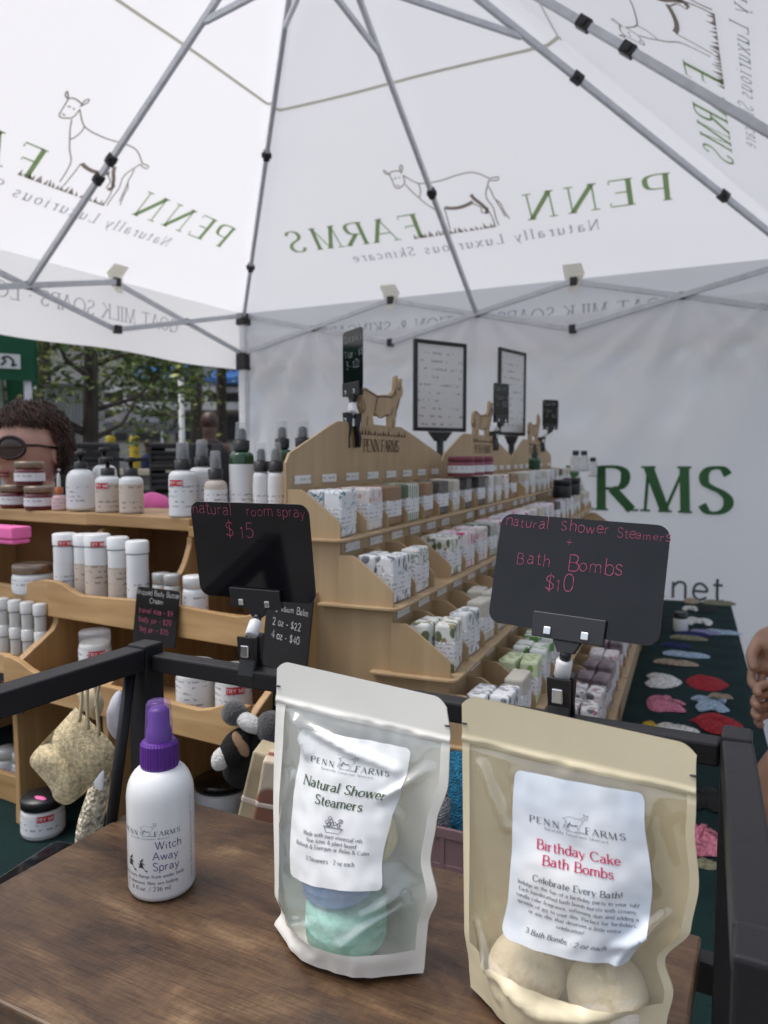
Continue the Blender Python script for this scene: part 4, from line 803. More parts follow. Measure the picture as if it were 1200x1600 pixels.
# pink box and cloth bits
p = atd(8, 832, 1.36); pb = thing('pink_box', 'bright pink box end jutting in at the left edge', 'box', p); m = MB(); m.box(-.09, .045, -.02, .02, -.009, .012); m.build('lid', pink_m, pb, bevel=.003); m = MB(); m.box(-.088, .043, -.018, .018, -.018, -.0095); m.build('tray', pink_m, pb, bevel=.003)
# ------------------------------------------------------------------ witch spray bottle
def foreground_bottle():
    p = Vector((-.433, .452, 1.0005)); d = thing('spray_bottle', 'white spray bottle with purple sprayer on the brown wood shelf', 'spray bottle', p)
    r, hs, h = .0265, .078, .1015
    prof = [(0, .001), (r * .8, 0), (r * .93, .0015), (r, .006), (r, hs)] + [(.0125 + (r - .0125) * math.cos(t * math.pi / 2 / 8), hs + (h - hs) * math.sin(t * math.pi / 2 / 8)) for t in range(1, 9)] + [(.0115, h + .003), (0, h + .003)]
    b = MB(); b.lathe(prof, 64); body = b.build('body', mat('glossy_white_plastic', (.78, .79, .80), .22, scale=20, var=.015, coat=.3), d)
    pur = mat('purple_plastic', (.085, .012, .22), .32, scale=40, var=.1); purl = mat('purple_nozzle', (.085, .02, .24), .4, scale=40, var=.1)
    b = MB(); n = 72
    prof = [(.0146, h - .0005), (.0149, h + .002), (.0145, h + .0185), (.0128, h + .0205), (.0115, h + .021), (0, h + .021)]; vs = []; 
    for i, (rr, z) in enumerate(prof):
        for k in range(n): q = rr + (.0004 if k % 2 else 0) * (1 if 0 < i < 4 else 0); vs.append((q * math.cos(2 * math.pi * k / n), q * math.sin(2 * math.pi * k / n), z))
    b.add(vs, [(i * n + k, i * n + (k + 1) % n, (i + 1) * n + (k + 1) % n, (i + 1) * n + k) for i in range(len(prof) - 1) for k in range(n)], False); b.build('ribbed_collar', pur, d)
    b = MB(); b.lathe([(.0102, h + .021), (.0098, h + .030), (.0086, h + .031), (.0082, h + .045), (.006, h + .0475), (0, h + .0475)], 32); b.build('nozzle', purl, d)
    b = MB(); b.lathe([(.0114, h + .0205), (.0098, h + .050), (.0085, h + .0525), (.006, h + .0535), (0, h + .0535)], 32); b.build('clear_cap', mat_clear('purple_clear_cap', (.30, .17, .55)), d)
    a = face_to_cam(p) - .30; rr = r + .0003
    F = lambda x, y: (rr * math.cos(a + x / r), rr * math.sin(a + x / r), y)
    t = MB(); gt = MB(); tg = MB(); W = .05
    logo(t, gt, tg, lambda x, y: F(x - W / 2 - .002, .0555 + y * 1.05), W, 1.15)
    t.v += []; lab = t; lab.add(gt.v, gt.f); lab.add(tg.v, tg.f); lab.build('printed_logo', inkgrey_m, body)
    t = MB()
    for i, s in enumerate(('Witch', 'Away', 'Spray')): write(t, s, F, .0062, .0012 + (.002 if i == 0 else 0), .0445 - i * .0085, 'l', pen=.95, track=1.5)
    t.build('printed_name', inkpurple_m, body)
    t = MB()
    for i, s in enumerate(('Keep scary things from under beds', 'or wherever they are hiding', '8 fl oz. / 236 ml')): write(t, s, F, (.0026, .0026, .0032)[i], -.002, .0215 - i * .0052, 'c', serif=True, track=1.7, thick=1.5, thin=.8)
    t.build('printed_note', inkgrey_m, body)
    t = MB()
    for ox, s in ((-.0085, 1.0), (-.0195, 1.15)):
        for poly in ([(-2.4, 0), (2.2, 0), (1.2, 3.2), (.5, 5), (-.6, 5.2), (-1.3, 3)], [(-1.6, 5.1), (2, 5.5), (1.9, 5.9), (-1.7, 5.6)], [(-.9, 5.5), (1, 5.7), (2.4, 8.4), (.8, 7.4)], [(1, 3.6), (3.2, 2.6), (3.3, 3.1), (1.1, 4.5)], [(-3, 3.2), (4.2, -2.4), (4.5, -2.0), (-2.7, 3.6)], [(3.6, -2.4), (5.8, -3.2), (5.2, -1.6), (4.3, -1.6)]):
            t.add([F(ox + x * .00095 * s, .0292 + y * .00095 * s) for x, y in poly], [list(range(len(poly)))])
    t.build('printed_witches', ink_m, body)
    t = MB(); write(t, 'Directions: shake well and spray. Keep out of reach of children.', lambda x, y: F(.0355 - y, .046 + x), .0018, 0, 0, 'c', pen=1.0, track=1.6); t.build('printed_directions', inkgrey_m, body)
foreground_bottle()
# ------------------------------------------------------------------ pouches
def pouch(name_label, BL, BR, TL, TR, D0, lprof, rprof, colm, filmm, win, folds, seed, rimm):
    o = (Vector(BL) + Vector(BR)) / 2; o.z = 1.0
    d = thing('stand_up_pouch', name_label, 'pouch', o)
    BL, BR, TL, TR = map(Vector, (BL, BR, TL, TR)); nrm = (BR - BL).cross(TL - BL).normalized(); nrm = nrm if nrm.y < 0 else -nrm
    def interp(pr, v):
        for (a, x), (b, y) in zip(pr, pr[1:]):
            if a <= v <= b: t = (v - a) / (b - a); t = t * t * (3 - 2 * t); return x + (y - x) * t
        return pr[-1][1]
    def flat(s, v):
        l = BL.lerp(TL, v); r = BR.lerp(TR, v); ex = (r - l).normalized(); l = l + ex * interp(lprof, v); r = r + ex * interp(rprof, v); c = .009 * 0
        p = l.lerp(r, s)
        if v > .93: # rounded top corners
            q = (v - .93) / .07; e = min(s, 1 - s); 
            if e < .07: k = (1 - e / .07) * q; p = p - (TL - BL).normalized() * (.006 * k * k)
        return p
    def dep(s, v):
        e = max(0, min(1, min(s, 1 - s) / .5)); side = math.sin(min(1, e * 1.15) * math.pi / 2) ** 1.1
        vv = min(1, max(0, (.86 - v) / .86)); low = min(1, v / .10) * .25 + .75
        return D0 * side * (vv ** .75) * low
    def wr(s, v):
        w = (.0016 * noise.noise((s * 5 + seed, v * 7, seed)) - .0015 * abs(noise.noise((s * 4.5, v * 4 + s * 2, seed * 3))) + .0007 * noise.noise((s * 15, v * 19, seed)) - .0012 * abs(noise.noise((s * 9 + v * 4, v * 6, seed)))) * min(1, 6 * min(s, 1 - s)) * (v < .86)
        for (s0, v0, s1, v1, amp, wd) in folds:
            dx, dy = s1 - s0, v1 - v0; t = max(0, min(1, ((s - s0) * dx + (v - v0) * dy) / (dx * dx + dy * dy))); ds = math.hypot(s - s0 - t * dx, (v - v0 - t * dy) * 1.6)
            w += amp * max(0, 1 - ds / wd) * (1 - .5 * abs(2 * t - 1))
        w += .0012 * math.exp(-((v - .855) / .008) ** 2) - .0008 * math.exp(-((v - .835) / .008) ** 2)
        return w
    def front(s, v, off=0):
        p = flat(s, v) + nrm * (dep(s, v) + wr(s, v) + off + .0012)
        if v < .12: p = p + Vector((0, 0, 0)) - (TL - BL).normalized() * 0
        p.z = max(p.z, 1.0012)
        return p
    def backf(s, v):
        p = flat(s, v) - nrm * (dep(s, v) * .85); p.z = max(p.z, 1.0008); return p
    nu, nv = 60, 90
    m = MB(); m.grid(backf, nu, nv); m.build('back_panel', colm, d, off=o)
    # opaque border strips of the front and the clear window between them
    s0, s1, v0, v1 = win
    m = MB()
    m.grid(lambda u, v: front(u, v1 + (1 - v1) * v), nu, 24); m.grid(lambda u, v: front(u * s0, v0 + (v1 - v0) * v), 10, 70); m.grid(lambda u, v: front(s1 + (1 - s1) * u, v0 + (v1 - v0) * v), 10, 70)
    m.build('sealed_border', rimm, d, off=o)
    m = MB(); m.grid(lambda u, v: front(u, v0 * v), nu, 12); m.build('bottom_gusset', rimm, d, off=o)
    m = MB(); m.grid(lambda u, v: backf(u, .012) .lerp(front(u, .012), v), nu, 8); m.build('base_fold', rimm, d, off=o)
    m = MB(); m.grid(lambda u, v: front(s0 + (s1 - s0) * u, v0 + (v1 - v0) * v), 70, 90); m.build('clear_window', filmm, d, off=o)
    for u in (0.004, .996):
        m = MB(); q = front(min(.99, max(.01, u)), .905); m.sphere(q - o, (.0022, .0012, .0007), 10, 6); m.build('tear_notch', ink_m, d)
    return d, o, front
def pouch_label(d, o, front, quad, m):
    (a, b, c, e) = quad  # BL BR TR TL in (s, v)
    def lm(x, y, off=.0008):
        s = (a[0] * (1 - x) + b[0] * x) * (1 - y) + (e[0] * (1 - x) + c[0] * x) * y; v = (a[1] * (1 - x) + b[1] * x) * (1 - y) + (e[1] * (1 - x) + c[1] * x) * y
        return front(s, v, off)
    g = MB()
    def rc(u, v):
        # rounded corners
        x, y = u, v; r = .05; 
        cx = min(max(x, r), 1 - r); cy = min(max(y, r), 1 - r); dx, dy = x - cx, y - cy
        if dx and dy:
            l = math.hypot(dx, dy); mx = max(abs(dx), abs(dy)); x = cx + dx * mx / l; y = cy + dy * mx / l
        return lm(x, y)
    g.grid(rc, 40, 50); lab = g.build('label', m, d, off=o); return lm, lab
pw_m = mat('white_film', (.82, .81, .755), .32, scale=14, var=.03, bump=.03, bscale=30); 
kr_m = mat('cream_film', (.70, .62, .43), .36, scale=14, var=.04, bump=.04, bscale=30)
f1 = mat_film('clear_film', (.95, .96, .95), .11, .055, (.88, .88, .80)); f2 = mat_film('cream_clear_film', (.95, .92, .84), .16, .06, (.82, .75, .57))
def lbl_mat(name, tint):
    m = bpy.data.materials.new(name); m.use_nodes = True; N, L = nt(m); b = N['Principled BSDF']; b.inputs['Roughness'].default_value = .38
    tc = N.new('ShaderNodeTexCoord'); n = N.new('ShaderNodeTexNoise'); n.inputs['Scale'].default_value = 14; L.new(tc.outputs['Object'], n.inputs[0]); r = N.new('ShaderNodeValToRGB')
    r.color_ramp.elements[0].position = .35; r.color_ramp.elements[1].position = .7; r.color_ramp.elements[0].color = (.78, .79, .80, 1); r.color_ramp.elements[1].color = (*tint, 1); L.new(n.outputs[0], r.inputs[0]); L.new(r.outputs[0], b.inputs['Base Color']); return m
k = .000445
d1, o1, fr1 = pouch('white pouch of shower steamers standing between the spray bottle and the cream pouch', (-.319, .448, 1.003), (-.199, .450, 1.003), (-.321, .458, 1.20), (-.190, .466, 1.188), .038,
    [(0, .0), (.06, .006), (.12, .0), (.5, -.002), (1, 0)], [(0, .0), (.08, .0), (.18, .0), (.28, .005), (.42, -.002), (.55, .0), (.7, .006), (.85, .005), (1, 0)],
    pw_m, f1, (.06, .955, .09, .84), [(.14, .80, .24, .70, .0062, .045), (.14, .80, .75, .72, .005, .04), (.90, .74, .72, .62, .0062, .045), (.84, .30, .70, .22, .005, .045), (.20, .10, .42, .16, .005, .04), (.62, .12, .86, .26, .0062, .045), (.1, .42, .16, .60, .005, .04)], 2.0, pw_m)
lm, lab = pouch_label(d1, o1, fr1, ((.20, .265), (.77, .315), (.81, .80), (.19, .785)), lbl_mat('label_paper', (.76, .79, .78)))
def LP(lm, W, H): return lambda x, y: lm(x / W, y / H, .0013)
W, H = .075, .105
def label_text(lm, lab, o, lines, W, H, logo_y, logo_w, pen=1.0):
    f = LP(lm, W, H); t = MB(); gt = MB(); tg = MB(); logo(t, gt, tg, lambda x, y: f(x + (W - logo_w) / 2, logo_y + y), logo_w, pen * 1.15)
    t.add(gt.v, gt.f); t.add(tg.v, tg.f); t.build('printed_logo', inkgrey_m, lab, off=o)
    groups = {}
    for txt, y, h, m, nm in lines:
        mb, _ = groups.setdefault(nm, (MB(), m)); write(mb, txt, f, h, W / 2, y, 'c', serif=True, track=1.5, thick=1.5, thin=.75)
    for nm, (mb, m) in groups.items(): mb.build(nm, m, lab, off=o)
    return f
f = label_text(lm, lab, o1, [('Natural Shower', .066, .0066, inkgreen_m, 'printed_title'), ('Steamers', .0555, .0066, inkgreen_m, 'printed_title'),
    ('Made with pure essential oils', .0335, .0027, inkgrey_m, 'printed_note'), ('Non-toxic & plant based', .0292, .0027, inkgrey_m, 'printed_note'), ('Refresh & Energize or Relax & Calm', .0249, .0027, inkgrey_m, 'printed_note'), ('3 Steamers \u00b7 2 oz each', .0165, .0029, inkgrey_m, 'printed_note')], W, H, .083, .055)
t = MB()  # little basket of flowers drawing
for s in ('-8,4 -6,0 6,0 8,4', '-9,4 9,4', '-9,4.8 9,4.8'):
    pts = [tuple(map(float, q.split(','))) for q in s.split()]
    for q in stroke2d(pts, lambda a, c: .5): t.add([f(W / 2 + x * .00085, .0375 + y * .00085) for x, y in q], [(0, 1, 2, 3)])
rr = random.Random(4)
for kx in range(11):
    cx, cy = rr.uniform(-7.5, 7.5), rr.uniform(6, 12); pts = [(cx + 1.5 * math.cos(a * .9), cy + 1.5 * math.sin(a * .9)) for a in range(8)]
    for q in stroke2d(pts, lambda a, c: .5): t.add([f(W / 2 + x * .00085, .0375 + y * .00085) for x, y in q], [(0, 1, 2, 3)])
t.build('printed_basket', inkgrey_m, lab, off=o1)
def puck(p, r, h, m, label, tilt=(0, 0)):
    d = MB(); pr = [(0, 0), (r * .90, 0), (r * .985, h * .10), (r, h * .2), (r, h * .42), (r * 1.02, h * .45), (r * 1.02, h * .52), (r, h * .55), (r, h * .80), (r * .985, h * .9), (r * .92, h * .985), (r * .84, h), (r * .5, h * 1.02), (0, h * 1.02)]
    d.lathe(pr, 40); o = d.build('shower_steamer', m, None, bevel=0, loc=p); o.rotation_euler = (tilt[0], tilt[1], 0); return tag(o, label, 'bath tablet')
teal_m = mat('teal_steamer', (.34, .66, .56), .8, scale=120, var=.08, bump=.3, bscale=300); blue_m = mat('blue_steamer', (.22, .38, .68), .8, scale=120, var=.08, bump=.3, bscale=300); yel_m = mat('yellow_steamer', (.84, .78, .50), .8, scale=120, var=.08, bump=.3, bscale=300)
puck((-.259, .4495, 1.011), .0285, .029, teal_m, 'mint green shower steamer at the bottom of the white pouch', (R(3), R(2)))
puck((-.266, .452, 1.0425), .0255, .021, blue_m, 'blue shower steamer under the label of the white pouch', (R(4), R(-2)))
puck((-.243, .464, 1.083), .018, .018, yel_m, 'pale yellow shower steamer showing beside the white pouch label', (R(72), R(12)))
# cream pouch
d2, o2, fr2 = pouch('cream pouch of bath bombs at the right end of the wood shelf', (-.170, .452, 1.003), (-.044, .450, 1.003), (-.173, .450, 1.198), (-.034, .461, 1.185), .034,
    [(0, .004), (.08, .003), (.2, .0), (1, 0)], [(0, -.006), (.1, -.002), (.2, .0), (.30, -.006), (.42, .006), (.55, .008), (.75, .003), (1, 0)],
    kr_m, f2, (.035, .965, .17, .84), [(.10, .78, .22, .62, .0062, .04), (.90, .46, .78, .36, .007, .045), (.84, .44, .80, .26, .005, .035), (.15, .17, .45, .11, .007, .05), (.5, .12, .86, .17, .007, .05), (.1, .26, .22, .08, .0062, .04)], 5.0, kr_m)
lm, lab = pouch_label(d2, o2, fr2, ((.26, .29), (.86, .30), (.80, .82), (.255, .80)), lbl_mat('pale_blue_label', (.50, .59, .70)))
W, H = .078, .108
label_text(lm, lab, o2, [('Birthday Cake', .0625, .0056, inkpink_m, 'printed_title'), ('Bath Bombs', .054, .0056, inkpink_m, 'printed_title'), ('Celebrate Every Bath!', .0425, .0038, inkgrey_m, 'printed_note'),
    ('Indulge in the fun of a birthday party in your tub!', .0378, .00225, ink_m, 'printed_note'), ('Each handcrafted bath bomb bursts with creamy', .0336, .00225, ink_m, 'printed_note'), ('vanilla cake fragrance, softening skin and adding a', .0294, .00225, ink_m, 'printed_note'), ('sprinkle of joy to your day. Perfect for birthdays,', .0252, .00225, ink_m, 'printed_note'), ('or any day that deserves a little extra', .021, .00225, ink_m, 'printed_note'), ('celebration!', .0168, .00225, ink_m, 'printed_note'), ('3 Bath Bombs \u00b7 2 oz each', .0085, .0031, inkgrey_m, 'printed_note')], W, H, .078, .056)
bomb_m = mat('bath_bomb', (.86, .79, .66), .85, scale=60, var=.07, bump=.5, bscale=160)
for p, lab in (((-.129, .452, 1.0265), 'cream bath bomb on the left inside the cream pouch'), ((-.079, .452, 1.0265), 'cream bath bomb on the right inside the cream pouch'), ((-.104, .457, 1.066), 'cream bath bomb resting on two others behind the pouch label')):
    m = MB(); m.sphere((0, 0, 0), .0238 if p[2] < 1.05 else .019, 32, 20, None, lambda v, d: v * (1 + (.025 if abs(d.z) < .06 else 0))); b = m.build('bath_bomb', bomb_m, None, loc=p); b.rotation_euler = (R(20), R(14), 0); tag(b, lab, 'bath bomb')
# ------------------------------------------------------------------ clip-on chalk signs
chalkb_m = mat('chalkboard', (.007, .007, .009), .07, scale=30, var=.2, spec=.4); chalkpink_m = mat('pink_chalk', (.40, .085, .15), .9, scale=400, var=.3); chalkwhite_m = mat('white_chalk', (.55, .55, .56), .9, scale=400, var=.3)
clipgrey_m = mat('clip_plastic', (.018, .018, .021), .35, scale=30); swivel_m = mat('white_swivel', (.75, .75, .76), .4, scale=20)
def rrect(w, h, r, n=5):
    pts = []
    for cx, cy, a0 in ((w / 2 - r, h / 2 - r, 0), (-w / 2 + r, h / 2 - r, 90), (-w / 2 + r, -h / 2 + r, 180), (w / 2 - r, -h / 2 + r, 270)):
        for i in range(n + 1): a = R(a0 + 90 * i / n); pts.append((cx + r * math.cos(a), cy + r * math.sin(a)))
    return pts
def clip_sign(label, base, top, rz, w, h, lines, clampdir=-1, roll=0, lean=0, s=1.0, chalk=None, cz=None):
    """base: where the clamp bites; top: centre of the board"""
    base = Vector(base); top = Vector(top); d = thing('clip_sign', label, 'price sign', base, rz); c = (top - base); c = Matrix.Rotation(-rz, 4, 'Z') @ c
    Mb = Matrix.Translation(c) @ Matrix.Rotation(lean, 4, 'X') @ Matrix.Rotation(roll, 4, 'Y')
    B = lambda x, z, y=0: Mb @ Vector((x, y, z))
    m = MB(); m.prism(rrect(w, h, min(w, h) * .11), lambda x, z, t: B(x, z, t), -.0007, .0007); bo = m.build('board', chalkb_m, d)
    for nm, mm in (('chalk_writing', chalk or chalkpink_m), ('chalk_note', chalkwhite_m)):
        t = MB()
        for txt, x, y, hh, n2 in lines:
            if n2 == nm: write(t, txt, lambda a, b: B(a, b, -.0012), hh, x, y, 'l', pen=.46, jit=.8, track=1.6)
        if t.v: t.build(nm, mm, bo)
    cz = -h / 2 + .004 if cz is None else cz; cw = .027 * s
    m = MB()
    m.prism([(-cw, cz - .012 * s), (cw, cz - .012 * s), (cw * 1.02, cz + .007 * s), (-cw * 1.02, cz + .007 * s)], lambda x, z, t: B(x, z, t), -.0042 * s, -.0012)
    m.prism([(-cw, cz - .012 * s), (cw, cz - .012 * s), (cw * .94, cz + .004 * s), (-cw * .94, cz + .004 * s)], lambda x, z, t: B(x, z, t), .0012, .004 * s)
    m.prism([(-cw * .4, cz - .0121 * s), (-cw * .22, cz - .021 * s), (cw * .22, cz - .021 * s), (cw * .4, cz - .0121 * s)], lambda x, z, t: B(x, z, t), -.003 * s, .003 * s)
    cb = m.build('clip_bar', clipgrey_m, d, bevel=.0006)
    for x in (-.55, .5):
        m = MB(); m.prism([(x * cw - .0028 * s, cz - .0095 * s), (x * cw + .0028 * s, cz - .0095 * s), (x * cw + .0028 * s, cz - .0035 * s), (x * cw - .0028 * s, cz - .0035 * s)], lambda a, z, t: B(a, z, t), -.0056 * s, -.0043 * s); m.build('spring_band', chrome_m, cb, bevel=.0008)
    sw0 = B(0, cz - .019 * s); tip = Vector((0, 0, .017 * s)); 
    m = MB(); m.tube([sw0, sw0.lerp(tip, .35)], .0042 * s, 12); m.build('ball_socket', clipgrey_m, d)
    m = MB(); m.tube([sw0.lerp(tip, .3), sw0.lerp(tip, .4), sw0.lerp(tip, .95), tip], [.0045 * s, .0062 * s, .0062 * s, .0046 * s], 14); m.build('swivel', swivel_m, d)
    # spring clamp: two jaws seen edge-on from the front, hinge with a steel band
    m = MB()
    for sg in (-1, 1):
        pr = [(sg * .0025, .0165), (sg * .0115, .0185), (sg * .0105, .008), (sg * .0075, -.004), (sg * .011, -.018), (sg * .0095, -.03), (sg * .0065, -.0305), (sg * .0072, -.018), (sg * .0035, -.004)]
        pr = [(a * s, b * s) for a, b in pr]
        m.prism(pr if sg > 0 else pr[::-1], lambda y, z, t: (t, y, z), -.0085 * s, .0085 * s)
    cl = m.build('clamp', blackp_m, d, bevel=.001)
    m = MB(); m.prism([(-.012 * s, -.001 * s), (.012 * s, -.001 * s), (.012 * s, .0105 * s), (-.012 * s, .0105 * s)], lambda y, z, t: (t, y, z), -.0042 * s, .0042 * s); m.build('spring_band', chrome_m, cl, bevel=.001)
    return d
s1c = aty(394, 862, .574); b1 = Vector((aty(393, 1012, .569).x, .5685, 1.166))
clip_sign('black chalk sign reading natural room spray clipped to the black rail', b1, s1c, R(4), .127, .093, [('natural', -.061, .035, .0105, 'chalk_writing'), ('room spray', -.001, .035, .0092, 'chalk_writing'), ('$ 15', -.026, .013, .013, 'chalk_writing')], lean=R(9))
s2c = aty(899, 900, .574); b2 = Vector((aty(878, 1068, .569).x, .5685, 1.166))
clip_sign('black chalk sign reading shower steamers and bath bombs on the rail', b2, s2c, R(-3), .129, .087, [('natural', -.060, .0335, .0084, 'chalk_writing'), ('Shower', -.015, .0335, .0086, 'chalk_writing'), ('Steamers', .0275, .032, .0070, 'chalk_writing'), ('+', -.010, .021, .0075, 'chalk_writing'), ('Bath', -.047, .005, .0105, 'chalk_writing'), ('Bombs', -.006, .004, .0105, 'chalk_writing'), ('$10', -.022, -.013, .0115, 'chalk_writing')], lean=R(-14), roll=R(2), cz=-.037)
# ------------------------------------------------------------------ signs on the plywood displays
def dispsign(label, pb, pc, D, rz, w, h, s):
    pb = Vector(pb); c = atd(pc[0], pc[1], D); clip_sign(label, pb, c, rz, w, h, [('Goat Milk Soap', -w * .42, h * .3, h * .10, 'chalk_note'), ('1 bar - $8', -w * .36, h * .05, h * .12, 'chalk_note'), ('3 - $22', -w * .3, -h * .14, h * .12, 'chalk_note')], lean=0, s=s)
pb = S(PL, ats_t := .985 + .235, 1.402); dispsign('small black price sign clipped left of the nearest plywood goat', pb, (551, 562), depth(pb) + .02, R(-36), .083, .105, 1.25)
pb = S(PL, .985 + UW + .003 + .50, 1.402); dispsign('small black price sign clipped right of the middle plywood goat', pb, (783, 627), depth(pb) - .02, R(72), .075, .105, 1.2)
pb = S(PL, .985 + 2 * (UW + .003) + .52, 1.402); dispsign('small black price sign clipped right of the farthest plywood goat', pb, (860, 646), depth(pb) - .02, R(52), .075, .105, 1.2)
# framed menus on stands
paper_m = mat_print('menu_paper', (.70, .71, .73), (.2, .2, .22), 42, .28, 60, 'z', -.13, .12, rough=.2)
def menu(label, px, py, D, w, h, rz, gz):
    c = atd(px, py, D); d = thing('menu_stand', label, 'sign stand', (c.x, c.y, 0), rz, 'framed menus on stands'); z = c.z
    m = MB(); fw = .012
    for a in ((-w / 2, -w / 2 + fw, -h / 2, h / 2), (w / 2 - fw, w / 2, -h / 2, h / 2), (-w / 2 + fw, w / 2 - fw, h / 2 - fw, h / 2), (-w / 2 + fw, w / 2 - fw, -h / 2, -h / 2 + fw)): m.box(a[0], a[1], -.006, .006, z + a[2], z + a[3])
    m.build('frame', blackp_m, d, bevel=.0025)
    m = MB(); m.box(-w / 2 + fw, w / 2 - fw, -.002, .002, -h / 2 + fw, h / 2 - fw); m.build('menu_sheet', paper_m, d, loc=(0, 0, z))
    m = MB(); m.prism([(-.045, z - h / 2 - .001), (.045, z - h / 2 - .001), (.018, z - h / 2 - .03), (-.018, z - h / 2 - .03)], lambda x, zz, t: (x, t, zz), -.006, .006); m.tube([(0, 0, z - h / 2 - .02), (0, 0, .02)], .011, 12); m.build('pole', blackp_m, d)
    m = MB(); m.lathe([(0, 0), (.14, 0), (.14, .012), (.02, .022), (0, .022)], 28); m.build('base', blackp_m, d)
menu('large black-framed paper menu on a pole behind the nearest display', 688, 604, 2.35, .205, .275, R(62), 0)
menu('narrow-looking black-framed paper menu, farther back and turned aside', 800, 614, 2.75, .20, .305, R(80), 0)
# ------------------------------------------------------------------ dark chalk cards on the left
def card(label, c, rz, w, h, lines, lean=R(-8), m2=None, cat='price sign', grp=None):
    d = thing('chalk_card', label, cat, c, rz, grp); Mb = Matrix.Rotation(lean, 4, 'X')
    m = MB(); m.prism(rrect(w, h, .006), lambda x, z, t: Mb @ Vector((x, t, z + h / 2)), -.001, .001); b = m.build('board', chalkb_m, d)
    for nm, mm in (('chalk_writing', chalkpink_m), ('chalk_note', chalkwhite_m)):
        t = MB()
        for txt, x, y, hh, n2 in lines:
            if n2 == nm: write(t, txt, lambda a, q: Mb @ Vector((a, -.0016, q + h / 2)), hh, x, y, 'c', pen=.85, jit=.4)
        if t.v: t.build(nm, mm, b)
c = onplane(240, 1008, bv, B2 - .012); card('dark chalk card with pink body butter prices against the pine board', c, R(-3), mw(92, c), mw(88, c), [('Whipped Body Butter', 0, .032, .0075, 'chalk_note'), ('Cream', 0, .020, .0075, 'chalk_note'), ('travel size - $9', 0, .004, .008, 'chalk_writing'), ('body jar - $20', 0, -.010, .008, 'chalk_writing'), ('big jar - $35', 0, -.024, .008, 'chalk_writing')])
c = onplane(442, 1048, bv, B3 - .04); card('black chalk card with white magnesium balm prices beside the clamp', c, R(-18), .085, .098, [('Tallow', 0, .034, .008, 'chalk_note'), ('Magnesium Balm', 0, .020, .0075, 'chalk_note'), ('2 oz - $22', 0, .002, .0085, 'chalk_note'), ('4 oz - $40', 0, -.014, .0085, 'chalk_note')])
c = atd(436, 1182, 1.02); card('large black chalk board with a white heart behind the white pouch', c, R(-25), .10, .17, [('Sale', .01, .02, .018, 'chalk_note'), ('balms', .01, -.02, .015, 'chalk_note')], lean=R(-4))
c = atd(12, 1112, 1.25); card('small purple-black chalk card at the left edge', c, 0, .075, .06, [('lip balm', 0, .01, .008, 'chalk_writing'), ('$4', 0, -.012, .009, 'chalk_writing')])
# ------------------------------------------------------------------ crochet on the right table
def yarn(name, col, sc=420): return mat(name, col, .95, scale=160, var=.35, bump=.6, bscale=sc, kind='vor')
YC = {'white': yarn('white_yarn', (.72, .71, .66)), 'red': yarn('red_yarn', (.36, .014, .022)), 'pink': yarn('pink_yarn', (.62, .20, .28)), 'light blue': yarn('blue_yarn', (.36, .47, .58)), 'tan': yarn('tan_yarn', (.38, .30, .21)), 'navy': yarn('navy_yarn', (.015, .022, .10)), 'lavender': yarn('lavender_yarn', (.27, .26, .42)), 'yellow': yarn('yellow_yarn', (.62, .42, .03)), 'black': yarn('black_yarn', (.012, .013, .013)), 'olive': yarn('olive_yarn', (.22, .21, .13)), 'teal': yarn('teal_yarn', (.02, .17, .30)), 'grey': yarn('grey_yarn', (.20, .20, .22))}
SHP = {'oval': [(-1, .05), (-.8, .6), (-.3, .95), (.3, .85), (.75, .5), (1, 0), (.75, -.5), (.3, -.9), (-.3, -.95), (-.8, -.6)],
 'leaf': [(-1, .0), (-.8, .25), (-.55, .75), (-.1, .98), (.4, .8), (.8, .4), (1, .0), (.75, -.5), (.35, -.85), (-.1, -1), (-.5, -.7), (-.75, -.2)],
 'notched': [(-.7, .95), (-.1, .9), (.5, .7), (1, .1), (.6, -.6), (0, -.9), (-.7, -.9), (-1, -.4), (-.75, .05), (-1, .5)],
 'mitt': [(-1, .4), (-.75, .85), (-.3, .8), (-.1, 1), (.25, .9), (.34, .5), (.95, .42), (1, .1), (.36, .04), (.36, -.22), (.98, -.32), (1, -.66), (.3, -.75), (-.4, -.95), (-.85, -.7), (-1, -.1)],
 'bone': [(-1, .3), (-.85, .8), (-.55, .75), (-.3, .4), (.3, .35), (.5, .8), (.85, .7), (1, .1), (.85, -.6), (.5, -.7), (.3, -.35), (-.3, -.4), (-.55, -.85), (-.9, -.7), (-1, -.2)],
 'stick': [(-1, .2), (-.92, .75), (-.7, .95), (-.4, .6), (0, .8), (.4, .7), (.7, .5), (.85, .7), (1, .3), (.95, -.4), (.7, -.6), (.3, -.85), (-.2, -.8), (-.7, -.7), (-.95, -.5)],
 'cloth': [(-1, .4), (-.6, .95), (-.1, .7), (.2, 1), (.9, .8), (.75, .1), (1, -.5), (.5, -.8), (.1, -.6), (-.5, -.95), (-.75, -.4), (-.6, .1)],
 'square': [(-1, .9), (0, 1), (.95, .9), (1, 0), (.9, -.95), (0, -.9), (-.95, -1), (-.92, 0)]}
